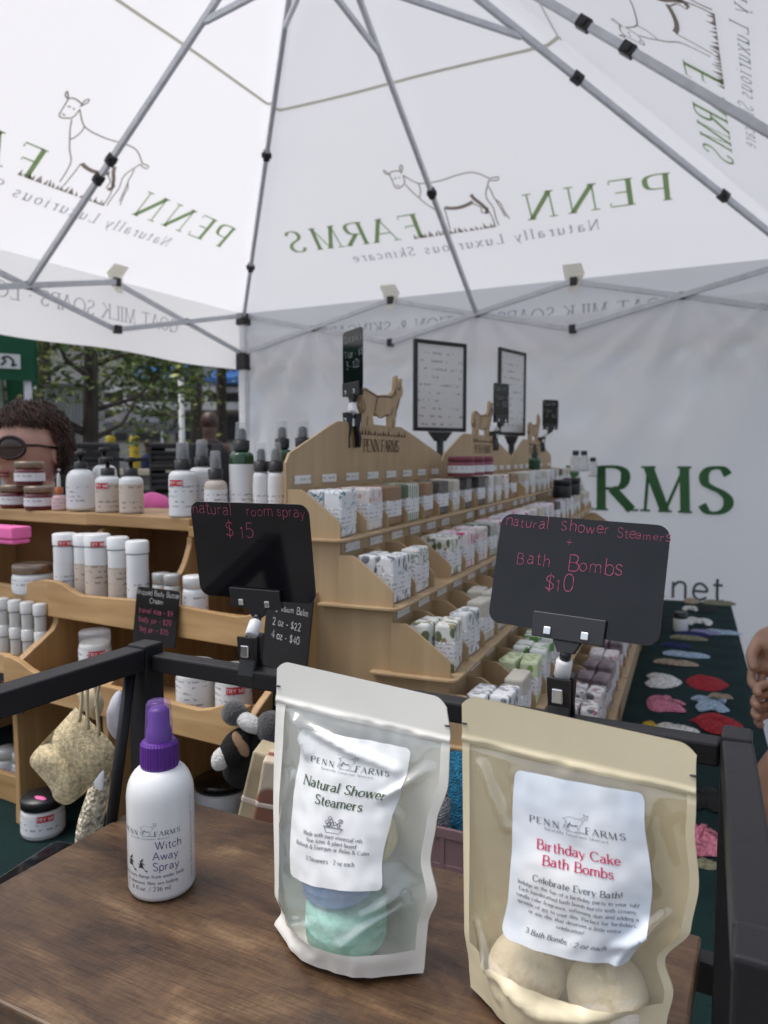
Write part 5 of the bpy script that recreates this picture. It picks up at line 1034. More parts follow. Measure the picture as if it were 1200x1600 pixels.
def blob(name, px, py, w, h, shape, col, label, z=.741, th=.011, rz=R(5), rot=0, cat='crochet item', grp='crochet items laid out on the green cloth'):
    if shape == 'stick' and py < 1100: h *= .6; th *= .8; w *= 1.08
    p = atz(px, py, z); hw = w / 2 * depth(p) / FPX; q1, q2 = atz(px, py - h / 2, z), atz(px, py + h / 2, z); hd = min((q1 - q2).length / 2, hw * 1.6)
    pl = SHP[shape]; n = len(pl); out = smooth_pts([pl[-1]] + pl + [pl[0], pl[1]], 4)[4:-5]; rings = 6; vs = []; m = MB(); N_ = len(out); sd = px * .37
    for j in range(rings + 1):
        f = 1 - j / rings; zz = th * (1 - f ** 3.2)
        for x, y in out:
            nz = noise.noise((x * 3 + sd, y * 3, f * 2)) * th * .35 * (1 - f ** 4); vs.append((x * hw * f * 1.0, y * hd * f, zz + nz + .001))
    fs = [(j * N_ + i, j * N_ + (i + 1) % N_, (j + 1) * N_ + (i + 1) % N_, (j + 1) * N_ + i) for j in range(rings) for i in range(N_)]
    m.add(vs, fs, True); base = [(x * hw * .9, y * hd * .9, 0) for x, y in out]; k = len(m.v); m.add(base + vs[:N_], [list(range(N_))[::-1]] + [(i, (i + 1) % N_, N_ + (i + 1) % N_, N_ + i) for i in range(N_)], True)
    o = m.build(name, YC[col], None, loc=p); o.rotation_euler = (0, 0, rz + rot); return tag(o, label, cat, grp)
GX = 'crochet items laid out on the green cloth'
for a in [('crochet_leaf', 1037, 1065, 54, 24, 'notched', 'white', 'white notched crochet mitt left of the upper red scrubber'), ('crochet_scrubber', 1105, 1068, 62, 24, 'oval', 'red', 'red oval crochet scrubber right of the white mitt'),
 ('crochet_mitt', 1040, 1101, 56, 32, 'mitt', 'pink', 'pink crochet mitt with two finger tabs, far from the rail'), ('crochet_cloth', 1109, 1101, 56, 30, 'cloth', 'light blue', 'pale blue crumpled crochet cloth beside the pink mitt'),
 ('crochet_leaf', 1119, 1131, 78, 32, 'leaf', 'red', 'large red leaf-shaped crochet scrubber nearest the rack corner'), ('crochet_flower', 1015, 1137, 26, 14, 'oval', 'yellow', 'yellow crochet piece peeking over the cream pouch'),
 ('crochet_cloth', 1058, 1143, 66, 18, 'stick', 'white', 'white ruffled crochet strip just behind the cream pouch'), ('crochet_fish', 1072, 1024, 64, 15, 'stick', 'light blue', 'pale blue long crochet toy above a tan one'),
 ('crochet_fish', 1056, 1037, 62, 13, 'stick', 'tan', 'tan long crochet toy just nearer than the pale blue one'), ('crochet_fish', 1056, 1010, 42, 10, 'stick', 'navy', 'short navy crochet toy next to the plywood shelf edge'),
 ('crochet_fish', 1076, 998, 52, 11, 'stick', 'olive', 'olive crochet toy between the two navy ones'), ('crochet_fish', 1083, 992, 50, 10, 'stick', 'navy', 'long navy crochet toy under the lavender one'), ('crochet_fish', 1103, 989, 44, 11, 'stick', 'lavender', 'lavender crochet toy leaning against the pale blue one'),
 ('crochet_fish', 1128, 989, 52, 10, 'stick', 'light blue', 'pale blue crochet toy nearest the table edge'), ('crochet_bone', 1092, 972, 40, 14, 'bone', 'white', 'white bone-shaped crochet toy beside the white bottle'), ('crochet_bundle', 1104, 952, 36, 17, 'oval', 'black', 'black crochet bundle at the far end of the table'),
 ('crochet_bundle', 1124, 943, 44, 13, 'stick', 'olive', 'pale olive crochet piece at the far table corner'), ('crochet_bundle', 1079, 952, 24, 12, 'bone', 'white', 'white crochet bit left of the black bundle'), ('crochet_bundle', 1081, 940, 26, 9, 'oval', 'tan', 'tan crochet piece at the far edge of the table')]: blob(*a)
blob('crochet_strip', 1126, 1090, 34, 7, 'stick', 'tan', 'tan crochet strip lying on the pale blue cloth', z=.757)
blob('crochet_scrubber', 1098, 1250, 62, 60, 'cloth', 'black', 'black crochet scrubber between the cream pouch and the right rail'); blob('crochet_mitt', 1098, 1318, 64, 66, 'mitt', 'pink', 'pink crochet mitt nearest, seen beside the right rail', th=.02)
blob('crochet_coaster', 1104, 1352, 44, 16, 'oval', 'olive', 'dark olive crochet coaster under the nearest pink mitt', z=.7405, th=.006)
p = atz(1063, 986, .741); bottle(p, 'white bottle with tall black cap among the crochet toys', mw(11, p), .045, mw(9, p), 'cap', whitepl_m, None, None, shoulder=.1)
bpy.context.view_layer.update()
# far jars on the last display
for px, py, lab, kind in ((835, 752, 'green dropper bottle on the farthest plywood display', 'g'), (862, 768, 'white jar with black lid, left of two on the far display', 'j'), (912, 760, 'clear bottle with black cap at the far end of the display', 'c')): pass
def on_shelf(px, lvl, back): 
    a = UF[lvl] - .012 - back; return row(px, uv, a, SZ[lvl] + .073)
p = on_shelf(835, 0, .02); bottle(p, 'green dropper bottle standing on the farthest plywood display', .02, .042, .009, 'dropper', greengl_m, None, None)
for i, px in enumerate((878, 893)):
    p = row(px, uv, UF[1] - .025, SZ[1] + .073); jar(p, ['black jar left of its twin on the far plywood shelf', 'black jar right of its twin on the far plywood shelf'][i], .03, .06, blackp_m, blackp_m, None, 'black jars on the far shelf')
for i, px in enumerate((720, 737, 752)):
    p = row(px, uv, UF[0] - .03, SZ[0] + .073); jar(p, ['maroon-lidded soap jar, nearest of three on top of the soaps', 'maroon-lidded soap jar, middle of three on top of the soaps', 'maroon-lidded soap jar, farthest of three on top of the soaps'][i], .03, .045, mat('maroon_lid', (.22, .05, .08), .5), mat('maroon_side', (.25, .07, .1), .5), label_m, 'maroon jars on the soaps', lid_h=.012)
# ------------------------------------------------------------------ loofah and things hanging from the left rail
loof_m = mat('loofah', (.60, .50, .31), .95, scale=260, var=.28, bump=.22, bscale=600, kind='vor'); sisal_m = mat('sisal_net', (.60, .54, .42), .95, scale=160, var=.5, bump=.7, bscale=240, kind='vor'); cord_m = mat('cotton_cord', (.50, .42, .28), .9, scale=80)
def hang_shape(name, pts, D, th, m, label, cat, crease=None, tilt=0):
    P = smooth_pts(pts + [pts[0]], 3)[:-1]; c = (sum(x for x, y in P) / len(P), sum(y for x, y in P) / len(P)); o = atd(*c, D); M_ = MB(); R_ = 7
    back = (o - CAM).normalized(); n = len(P); vs = []
    for j in range(R_ + 1):
        f = 1 - j / R_
        for x, y in P:
            q = atd(c[0] + (x - c[0]) * f, c[1] + (y - c[1]) * f, D); k = th * (1 - f ** 3)
            if crease: k -= crease * math.exp(-(((q - o).dot(RT) * .75 + (q - o).z * .62) / .006) ** 2)
            k += th * .08 * noise.noise((q.x * 22, q.y * 22, q.z * 22)); vs.append(q - back * k)
    M_.add(vs, [(j * n + i, j * n + (i + 1) % n, (j + 1) * n + (i + 1) % n, (j + 1) * n + i) for j in range(R_) for i in range(n)], True)
    vb = [atd(c[0] + (x - c[0]) * f, c[1] + (y - c[1]) * f, D) + back * th * (1 - f ** 3) for f in (1, .7, .35, 0) for x, y in P]
    M_.add(vb, [((j + 1) * n + i, (j + 1) * n + (i + 1) % n, j * n + (i + 1) % n, j * n + i) for j in range(3) for i in range(n)], True)
    return M_, o
lf = thing('loofah_pad', 'folded tan loofah pad hanging on cords from the left black rail', 'loofah', atd(115, 1180, .80))
M_, o = hang_shape('pad', [(118, 1105), (150, 1135), (182, 1172), (176, 1202), (140, 1232), (108, 1257), (86, 1250), (78, 1232), (60, 1210), (47, 1194), (52, 1176), (85, 1140)], .80, .016, loof_m, '', '', .010); M_.build('pad', loof_m, lf, off=lf.location)
for pts in ([(126, 1042), (128, 1090), (124, 1128)], [(140, 1040), (136, 1090), (138, 1140)], [(147, 1040), (150, 1085), (155, 1150)], [(160, 1045), (152, 1085), (150, 1105)]):
    t = MB(); t.tube([atd(x, y, .79) for x, y in smooth_pts(pts, 4)], .0018, 6); t.build('cord', cord_m, lf, off=lf.location)
t = MB(); M_, o = hang_shape('t', [(117, 1078), (150, 1075), (163, 1100), (150, 1125), (132, 1110)], .82, .008, cord_m, '', ''); M_.build('knotted_loop', cord_m, lf, off=lf.location)
M_, o = hang_shape('net', [(148, 1205), (166, 1185), (172, 1215), (166, 1262), (158, 1300), (140, 1312), (118, 1322), (120, 1290), (132, 1250)], .84, .012, sisal_m, '', ''); ob = M_.build('sisal_bag', sisal_m, None, off=o, loc=o); tag(ob, 'cream sisal net soap bag hanging behind the loofah pad', 'soap bag')
M_, o = hang_shape('tag', [(146, 1222), (160, 1204), (163, 1210), (160, 1234), (150, 1232)], .79, .001, tubewhite_m, '', ''); ob = M_.build('swing_tag', mat('tag_card', (.7, .7, .72), .6), None, off=o, loc=o); tag(ob, 'small white swing tag on the loofah', 'tag')
M_, o = hang_shape('disc', [(166, 1112), (176, 1088), (190, 1082), (190, 1150), (180, 1155), (168, 1138)], .83, .006, tubewhite_m, '', ''); ob = M_.build('bath_pad', mat('lilac_pad', (.62, .62, .72), .8, scale=30), None, off=o, loc=o); tag(ob, 'pale lilac round bath pad behind the slanted black rod', 'bath pad')
# jar on the cloth, phone, tray at the left
p = atz(68, 1300, .741); d = jar(p, 'frosted jar with black lid and red sticker on the green cloth', mw(32, p), .062, blackp_m, frost_m, label_m, None, stick=True, lid_h=.016)
m = MB(); m.sphere((mw(32, p) * .25, -mw(32, p) * .3, .0625), (.013, .005, .002), 14, 8); m.build('lid_sticker', pink_m, d)
p = atz(62, 1362, .741); d = thing('smartphone', 'dark smartphone with silver rim lying on the green cloth', 'phone', p, R(8))
m = MB(); m.prism(rrect(.066, .14, .011, 6), lambda x, y, t: (x, y, t), 0, .008); m.build('body', mat('silver_rim', (.55, .56, .58), .3, .9), d, bevel=.001)
m = MB(); m.prism(rrect(.061, .135, .0095, 6), lambda x, y, t: (x, y, t), .0081, .0086); m.build('screen', mat('dark_screen', (.01, .011, .013), .12), d)
cT = atz(14, 1250, .741); tr = thing('pine_tray', 'low pine tray of small pots on the green cloth at the left', 'tray', cT, R(-3))
w2, d2_ = .11, .09; off = Vector((-.035, .03, 0))
for nm, bx in (('front', (-w2, w2 * .55, -.005, .005, 0, .05)), ('back', (-w2, w2 * .55, d2_ - .005, d2_ + .005, 0, .07)), ('side', (w2 * .55 - .01, w2 * .55, .0055, d2_ - .0055, 0, .075)), ('bottom', (-w2, w2 * .54, .0055, d2_ - .0055, .002, .008))):
    m = MB(); m.box(*bx); m.build(nm + '_board', pine_m if nm != 'side' else pineend_m, tr, bevel=.002)
for i, (x, y, lab) in enumerate(((-.045, .03, 'small grey pot in the low pine tray, left one'), (-.005, .035, 'small grey pot in the low pine tray, right one'))):
    jar(Matrix.Rotation(R(-3), 4, 'Z') @ Vector((x, y, 0)) + cT + Vector((0, 0, .0085)), lab, .02, .068, frost_m, frost_m, label_m, 'small pots in the low tray')
# jars behind the rail at right of the bottle
p = atz(347, 1268, .741); jar(p, 'wide white tub with flat black lid behind the wood shelf edge', mw(42, p), .062, mat('black_glossy_lid', (.02, .016, .014), .15, scale=20, coat=.4), whitepl_m, None, None, lid_h=.016)
wrapm = mat_pattern('wrap_marbled', (.55, .47, .36), (.22, .09, .06), None, 'leaf', 22)
def pack(px, py, D, w, h, dep_, rz, lean, m, label):
    p = atd(px, py, D); d = thing('wrapped_soap', label, 'wrapped soap', p, rz, 'tall wrapped soaps leaning behind the pouch'); Mx = Matrix.Rotation(lean, 4, 'Y')
    b = MB(); b.box(-w / 2, w / 2, -dep_ / 2, dep_ / 2, 0, h, Mx); b.build('wrapper', m, d, bevel=.003); b = MB(); b.box(-w / 2 - .0006, w / 2 + .0006, -dep_ / 2 - .0006, dep_ / 2 + .0006, h * .35, h * .45, Mx); b.build('paper_band', cream_m, d, bevel=.003)
pack(392, 1290, .92, .03, .10, .04, R(20), R(14), mat('wrap_beige', (.45, .38, .25), .6, scale=20, var=.2), 'tall beige wrapped soap leaning left of its neighbour'); pack(414, 1292, .90, .026, .088, .04, R(25), R(10), wrapm, 'tall beige and brown wrapped soap beside the white pouch')
# plush animal
def plush():
    c = atd(400, 1225, 1.0); d = thing('plush_badger', 'black plush badger with white patches and grey ears', 'plush toy', c, R(20))
    bm_ = mat('black_plush', (.006, .006, .006), .95, scale=50, bump=.9, bscale=350); wm_ = mat('white_plush', (.62, .62, .62), .95, scale=50, bump=.9, bscale=350, sheen=.3); gm = mat('grey_plush', (.05, .05, .055), .95, scale=50, bump=.9, bscale=350, sheen=.4); tm = mat('tan_plush', (.30, .19, .11), .9, scale=40)
    k = .00084
    def e(x, y, z, r, nm, m, n=18, rot=0): mb = MB(); mb.sphere((x, y, z), r, n, 12, Matrix.Rotation(rot, 3, 'Y') if rot else None, lambda v, q: v * (1 + .05 * noise.noise(q * 3))); return mb.build(nm, m, d)
    mb = MB()
    pts = [(-.03, .01, .0), (-.012, .005, .03), (.006, 0, .06), (.016, -.004, .085)]; mb.tube(smooth_pts(pts, 5), [.002] + [.022 + .004 * math.sin(i) * .3 for i in range(9)] + [.020, .018, .016, .013, .008, .002][:6], 16); 
    mb.v = mb.v; mb.build('body', bm_, d)
    e(-.024, -.012, .098, (.017, .016, .016), 'ear', gm); e(.026, -.016, .082, (.021, .016, .022), 'ear', gm)
    e(-.002, -.018, .088, (.020, .013, .011), 'forehead', wm_, rot=.5); e(-.04, -.02, .040, (.012, .012, .016), 'paw', wm_, rot=.4); e(-.012, -.024, .062, (.008, .008, .018), 'muzzle', tm, rot=-.5); e(.012, -.026, .045, (.007, .006, .013), 'chest_patch', wm_, rot=.5); e(-.022, -.016, .055, (.018, .016, .028), 'head', bm_, rot=.6)
    e(.04, .0, -.03, (.016, .016, .03), 'leg', bm_); e(.03, -.012, -.045, (.013, .012, .02), 'foot', wm_)
plush()
# basket with knitted cloths behind the pouches
bx = thing('plastic_basket', 'mauve plastic basket of knitted cloths between the two pouches', 'basket', (-.235, .80, .741), R(2))
mau = mat('mauve_plastic', (.19, .115, .125), .45, scale=20, var=.08)
bp = atz(705, 1300, .84); 
bx.location = (aty(705, 1300, .84).x, .895, .741)
def wall_(x0, x1, y0, y1, nm):
    m = MB(); h = .152
    if x1 - x0 > y1 - y0:
        m.box(x0, x1, y0, y1, h - .012, h); m.box(x0, x1, y0 + .001, y1 - .001, 0, .012); n = 7
        for i in range(n + 1): cx = x0 + (x1 - x0 - .006) * i / n; m.box(cx, cx + .006, y0 + .0006, y1 - .0006, .012, h - .012)
        m.box(x0, x1, y0 + .0012, y1 - .0012, .05, .058); m.box(x0, x1, y0 + .0012, y1 - .0012, .098, .106); m.box(x0, x1, (y0 + y1) / 2 - .0004, (y0 + y1) / 2 + .0004, .012, h - .012)
    else: m.box(x0, x1, y0, y1, 0, h)
    m.build(nm, mau, bx, bevel=.0008)
wall_(-.11, .11, -.052, -.047, 'front_wall'); wall_(-.11, .11, .043, .048, 'back_wall'); wall_(-.1145, -.1102, -.052, .048, 'side_wall'); wall_(.1102, .1145, -.052, .048, 'side_wall')
m = MB(); m.box(-.1095, .1095, -.0465, .0425, .0, .004); m.build('bottom', mau, bx)
def roll(dx, dy, z, w, h, th, col, rz, lean, label):
    p = Vector(bx.location) + Vector((dx, dy, z)); m = MB()
    m.grid(lambda u, v: ((u - .5) * w + .003 * noise.noise((u * 6, v * 6, dx * 50)), -th / 2 * math.sin(min(1, 4 * min(u, 1 - u)) * math.pi / 2) * math.sin(min(1, 4 * min(v, 1 - v)) * math.pi / 2), v * h), 14, 14); m.grid(lambda u, v: ((u - .5) * w, th / 2 * math.sin(min(1, 4 * min(u, 1 - u)) * math.pi / 2) * math.sin(min(1, 4 * min(v, 1 - v)) * math.pi / 2), v * h), 14, 14, True, True)
    o = m.build('knitted_cloth', YC[col], None, loc=p); o.rotation_euler = (lean, 0, rz); tag(o, label, 'knitted cloth', 'knitted cloths in the mauve basket')
roll(.0, .0, .06, .055, .165, .022, 'teal', R(15), R(-8), 'blue knitted cloth standing tallest in the mauve basket'); roll(.055, .005, .06, .06, .16, .02, 'teal', R(-10), R(-12), 'darker side of a blue knitted cloth beside the cream pouch'); roll(-.04, -.03, .06, .05, .115, .02, 'grey', R(10), R(-6), 'dark grey knitted cloth beside the white pouch'); roll(.03, -.032, .06, .045, .105, .018, 'light blue', R(-20), R(-4), 'pale grey knitted cloth in the front of the basket'); roll(.075, -.03, .06, .04, .10, .02, 'pink', R(5), R(-4), 'pink knitted cloth in the front of the basket')
# ------------------------------------------------------------------ people
skin_m = mat('skin', (.56, .32, .25), .5, scale=30, var=.08, bump=.1, bscale=500, sub=.12); skin2_m = mat('skin_tan', (.46, .27, .185), .5, scale=30, var=.1, bump=.15, bscale=400, sub=.12)
hair_m = mat('dark_hair', (.060, .024, .016), .45, scale=60, var=.5, bump=.9, bscale=90, stretch=(1, 1, .3)); lens_m = mat('dark_lens', (.035, .014, .012), .06, coat=.5); frame_m = mat('tortoise_frame', (.028, .010, .008), .2); lip_m = mat('lips', (.30, .09, .085), .4)
def woman():
    hc = atd(44, 704, 1.96); fl_ = Vector((hc.x, hc.y, 0)); yaw = math.atan2((CAM - hc).y, (CAM - hc).x) - R(40)
    d = thing('person', 'woman in pink shirt and dark sunglasses behind the pine shelves', 'person', fl_, yaw + math.pi / 2)
    # local: face looks along -y, z up, head centre at hc.z
    H0 = hc.z
    def headf(v, q):
        x, y, z = v
        f = max(0, -q.y)
        if q.z < 0: x *= 1 - .34 * (-q.z) ** 1.5; y = y * (1 - .06 * -q.z) - (.012 * (-q.z) if q.y < 0 else -.02 * -q.z * q.y)
        # brow, eye hollows, nose, chin
        y -= .006 * f * math.exp(-((q.z - .22) / .12) ** 2); y += .010 * f * math.exp(-((q.z - .03) / .12) ** 2) * math.exp(-((abs(q.x) - .36) / .22) ** 2)
        nz = math.exp(-(q.x / .13) ** 2) * max(0, 1 - abs((q.z + .16) / .26)); y -= .022 * f * nz * (1.25 if q.z < -.1 else 1)
        y -= .006 * f * math.exp(-(q.x / .3) ** 2) * math.exp(-((q.z + .47) / .07) ** 2); y -= .010 * f * math.exp(-(q.x / .28) ** 2) * math.exp(-((q.z + .80) / .14) ** 2)
        y -= .004 * f * math.exp(-((abs(q.x) - .5) / .2) ** 2) * math.exp(-((q.z + .15) / .2) ** 2)
        return Vector((x, y, z))
    m = MB(); m.sphere((0, 0, H0), (.074, .094, .112), 56, 48, None, headf)
    # neck, shoulders, arms to waist as one skin below the head
    m.tube([(0, .02, H0 - .07), (0, .025, H0 - .12), (0, .03, H0 - .165), (0, .035, H0 - .20)], [.045, .05, .052, .065], 20); m.build('body', skin_m, d)
    me = bpy.data.meshes.new('torso'); V = [(0, .04, .95), (0, .04, 1.1), (0, .04, H0 - .29), (0, .035, H0 - .205), (.10, .04, H0 - .225), (.175, .045, H0 - .25), (.215, .03, H0 - .45), (.20, -.10, H0 - .6), (-.10, .04, H0 - .225), (-.175, .045, H0 - .25), (-.215, .03, H0 - .45), (-.20, -.10, H0 - .6), (0, .04, .84)]
    Rd = [.15, .15, .15, .075, .08, .062, .052, .042, .08, .062, .052, .042, .15]
    Ed = [(0, 1), (1, 2), (2, 3), (2, 4), (4, 5), (5, 6), (6, 7), (2, 8), (8, 9), (9, 10), (10, 11), (0, 12)]
    me.from_pydata(V, Ed, []); me.materials.append(pink_m); o = bpy.data.objects.new('clothing', me); scene.collection.objects.link(o); o.parent = d
    sk = o.modifiers.new('skin', 'SKIN'); sv = me.skin_vertices[0].data
    for i, r in enumerate(Rd): sv[i].radius = (r, r * .8)
    sv[12].use_root = True; o.modifiers.new('sub', 'SUBSURF').render_levels = 2
    skinmesh('trousers', [(0, .05, .84), (.09, .05, .72), (.1, .05, .4), (.1, .06, .05), (-.09, .05, .72), (-.1, .05, .4), (-.1, .06, .05), (.1, -.05, .04), (-.1, -.05, .04)], [(0, 1), (1, 2), (2, 3), (0, 4), (4, 5), (5, 6), (3, 7), (6, 8)], [.145, .095, .065, .05, .095, .065, .05, .04, .04], mat('dark_jeans', (.012, .015, .025), .9), d)
    for e_, s in ((1, 1), (-1, -1)):
        mm = MB(); mm.sphere((.073 * s, .014, H0 - .012), (.008, .019, .031), 14, 10, None, lambda v, q: v * (1 - .25 * max(0, -q.z))); ear = mm.build('ear', skin_m, d)
        mm = MB(); mm.sphere((.081 * s, .010, H0 - .050), .0045, 10, 8); mm.build('earring', chrome_m, ear)
    # hair: shell with ragged curls, open over the face
    rr = random.Random(11); hm = MB()
    def hf(v, q):
        k = 1 + .10 * noise.noise(q * 3.5) + .07 * noise.noise(q * 9)
        if q.y < -.15 and q.z < .40 + .14 * noise.noise((q.x * 6, 1, 2)): k = .60
        if abs(q.x) > .55 and q.y < .12 and q.z < .10: k = min(k, .80)
        if q.z < -.65: k = .66
        return v * k
    hm.sphere((0, .018, H0 + .018), (.080, .101, .103), 64, 48, None, hf)
    crown = Vector((.01, .03, H0 + .135)); ns = noise.noise
    for i in range(2200):
        a, t = rr.uniform(0, 6.283), rr.uniform(.05, 1.95); q = Vector((math.sin(t) * math.cos(a), math.sin(t) * math.sin(a), math.cos(t)))
        if q.y < -.15 and q.z < .42: continue
        if abs(q.x) > .6 and q.y < .16 and q.z < .08: continue
        pts = []; ph = rr.uniform(0, 6.28); lift = rr.uniform(1.0, 1.13); step = rr.uniform(.10, .16); tt = t; aa = a
        for k in range(6):
            tt += step; aa += .17 * math.sin(ph + k * 1.5); q2 = Vector((math.sin(tt) * math.cos(aa), math.sin(tt) * math.sin(aa), math.cos(tt))); sc = lift * (1 + .035 * math.sin(ph + k * 1.9) + .07 * ns(q2 * 4))
            if q2.y < -.2 and q2.z < .30 + .12 * ns((a * 3, 0, 1)): break
            if q2.z < -.75: break
            pts.append(Vector((q2.x * .080 * sc, .018 + q2.y * .101 * sc, H0 + .018 + q2.z * .103 * sc)))
        if len(pts) > 2: hm.tube(pts, [.0019] * (len(pts) - 1) + [.0004], 4, False)
    hm.build('hair', hair_m, d)
    # sunglasses
    sg = MB()
    for s in (1, -1):
        n = 28; ring = [(.036 * s + .030 * math.cos(2 * math.pi * i / n), -.111 + .022 * (abs(.036 * s + .030 * math.cos(2 * math.pi * i / n)) / .066) ** 2, H0 + .006 + .026 * math.sin(2 * math.pi * i / n)) for i in range(n)]
        sg.tube(ring + [ring[0]], .0048, 8, False); sg.tube([(.066 * s, -.089, H0 + .012), (.080 * s, -.06, H0 + .012), (.082 * s, .01, H0 + .006)], .0035, 8)
    sg.tube([(-.008, -.104, H0 + .010), (0, -.107, H0 + .013), (.008, -.104, H0 + .010)], .0032, 8); gl = sg.build('sunglasses', frame_m, d)
    lm_ = MB()
    for s in (1, -1): lm_.sphere((.036 * s, -.104, H0 + .006), (.029, .003, .025), 24, 12, None, lambda v, q: Vector((v.x, v.y + .022 * ((abs(.036 * s + v.x) / .066) ** 2 - .30), v.z)))
    lm_.build('lens', lens_m, gl)
    lp = MB()
    for z, r in ((-.0525, (.021, .006, .0042)), (-.061, (.018, .0065, .005))): lp.sphere((0, -.094, H0 + z), r, 20, 10)
    lp.build('lips', lip_m, d)
def skinmesh(name, V, Ed, Rd, m, par, root=0, lev=2):
    me = bpy.data.meshes.new(name); me.from_pydata(V, Ed, []); me.materials.append(m); o = bpy.data.objects.new(name, me); scene.collection.objects.link(o); o.parent = par
    o.modifiers.new('skin', 'SKIN').use_smooth_shade = True; sv = me.skin_vertices[0].data
    for i, r in enumerate(Rd): sv[i].radius = (r, r) if not isinstance(r, tuple) else r
    for q in sv: q.use_root = False
    sv[root].use_root = True; k = o.modifiers.new('sub', 'SUBSURF'); k.levels = lev; k.render_levels = lev; return o
def hand(par, M4, m, curl=1.0, flip=1):
    """five fingers and a palm; local: palm along -z, back of the hand to +y, thumb to flip*x"""
    V = [(0, 0, .02), (0, 0, -.015), (0, 0, -.055), (.0, 0, -.078)]; Ed = [(0, 1), (1, 2), (2, 3)]; Rd = [(.026, .020), (.030, .017), (.038, .015), (.036, .013)]
    for i, (x, l) in enumerate(((.030, .062), (.011, .070), (-.009, .066), (-.027, .052))):
        x *= flip; b0 = len(V); y = 0; z = -.074; V.append((x, 0, z)); Rd.append((.0095, .009)); Ed.append((3, b0)); a = .35 * curl
        for j, f in enumerate((.42, .33, .25)):
            y -= math.sin(a) * l * f; z -= math.cos(a) * l * f; V.append((x, y, z)); Rd.append((.0088 - .0008 * j, .0085 - .0008 * j)); Ed.append((b0 + j, b0 + j + 1)); a += .75 * curl
    b0 = len(V)
    for p, r in (((.034 * flip, -.006, -.026), .013), ((.048 * flip, -.02, -.05), .0105), ((.043 * flip, -.036, -.075), .0085)): V.append(p); Rd.append((r, r))
    Ed += [(1, b0), (b0, b0 + 1), (b0 + 1, b0 + 2)]
    o = skinmesh('hand', [M4 @ Vector(v) for v in V], Ed, Rd, m, par, 1); return o
woman()
def shopper():
    # the customer at the right picture edge: only forearm, hands and the front of one thigh reach into the frame
    fx, fy = .20, 1.28; d = thing('person', 'customer at the right edge with dark wristband and purple floral shorts', 'person', (fx, fy, 0), 0)
    L = lambda p: Vector(p) - Vector((fx, fy, 0))
    wr = atd(1220, 985, 1.42); kn = atd(1204, 1040, 1.42); el = wr + Vector((.12, .06, .22))
    sh = Vector((fx + .12, fy + .10, 1.42))
    # one continuous body: legs, pelvis, trunk, neck, head, arms
    hd = Vector((fx + .05, fy + .02, 1.62)); th = atd(1236, 1240, 1.30)
    V = [(fx + .06, fy + .06, .92), (fx + .05, fy + .06, 1.15), (fx + .05, fy + .06, 1.36), (fx + .05, fy + .05, 1.47), (fx + .05, fy + .03, 1.56), (fx + .05, fy + .02, 1.66),
         (fx - .08, fy + .06, 1.40), tuple(el), tuple(wr), (fx + .20, fy + .06, 1.40), (fx + .26, fy, 1.16), (fx + .06, fy - .12, 1.02),
         (th.x, th.y, .80), (th.x, th.y + .01, .47), (th.x, th.y + .03, .08), (fx + .17, fy + .05, .80), (fx + .17, fy + .05, .47), (fx + .17, fy + .07, .08), (th.x, th.y - .1, .03), (fx + .17, fy - .06, .03)]
    Ed = [(0, 1), (1, 2), (2, 3), (3, 4), (4, 5), (2, 6), (6, 7), (7, 8), (2, 9), (9, 10), (10, 11), (0, 12), (12, 13), (13, 14), (0, 15), (15, 16), (16, 17), (14, 18), (17, 19)]
    Rd = [.15, .13, .14, .06, .075, .085, .06, .043, (.026, .022), .06, .043, .024, .085, .055, .038, .085, .055, .038, .03, .03]
    b = skinmesh('body', [L(v) for v in V], Ed, Rd, skin2_m, d)
    # hands
    a = math.atan2((kn - wr).x, -(kn - wr).z)
    Mh = Matrix.Translation(L(wr + Vector((-.006, -.01, -.005)))) @ Matrix.Rotation(R(25), 4, 'Z') @ Matrix.Rotation(R(14), 4, 'Y') @ Matrix.Rotation(R(-6), 4, 'X'); hand(d, Mh, skin2_m, 1.15, -1)
    w2_ = atd(1272, 1078, 1.36); Mh = Matrix.Translation(L(w2_)) @ Matrix.Rotation(R(20), 4, 'Z') @ Matrix.Rotation(R(78), 4, 'Y') @ Matrix.Rotation(R(10), 4, 'Z'); hand(d, Mh, skin2_m, .9, 1)
    t = MB(); n = 28; q = wr + (el - wr) * .10; ax = (el - wr).normalized(); e1 = ax.orthogonal().normalized(); e2 = ax.cross(e1); t.tube([L(q + (e1 * math.cos(2 * math.pi * i / n) + e2 * math.sin(2 * math.pi * i / n)) * .031) for i in range(n + 1)], .0025, 8, False); t.build('wristband', blackp_m, d)
    fl_m = mat_pattern('floral_shorts', (.030, .008, .022), (.20, .03, .08), (.10, .02, .10), 'floral', 45)
    s = MB(); s.lathe([(.20, .0), (.19, .10), (.18, .22), (.175, .34)], 36, Matrix.Translation(L((fx + .085, fy + .05, .80)))); s.build('shorts', fl_m, d, solid=.004)
    s = MB(); s.lathe([(.185, .0), (.18, .2), (.19, .36), (.14, .46), (.07, .50)], 36, Matrix.Translation(L((fx + .09, fy + .07, 1.06)))); s.build('shirt', mat('grey_shirt', (.12, .12, .14), .9, scale=20), d, solid=.004)
    h = MB(); h.sphere(L((fx + .05, fy + .03, 1.69)), (.09, .105, .10), 24, 16); h.build('hair', hair_m, d)
shopper()

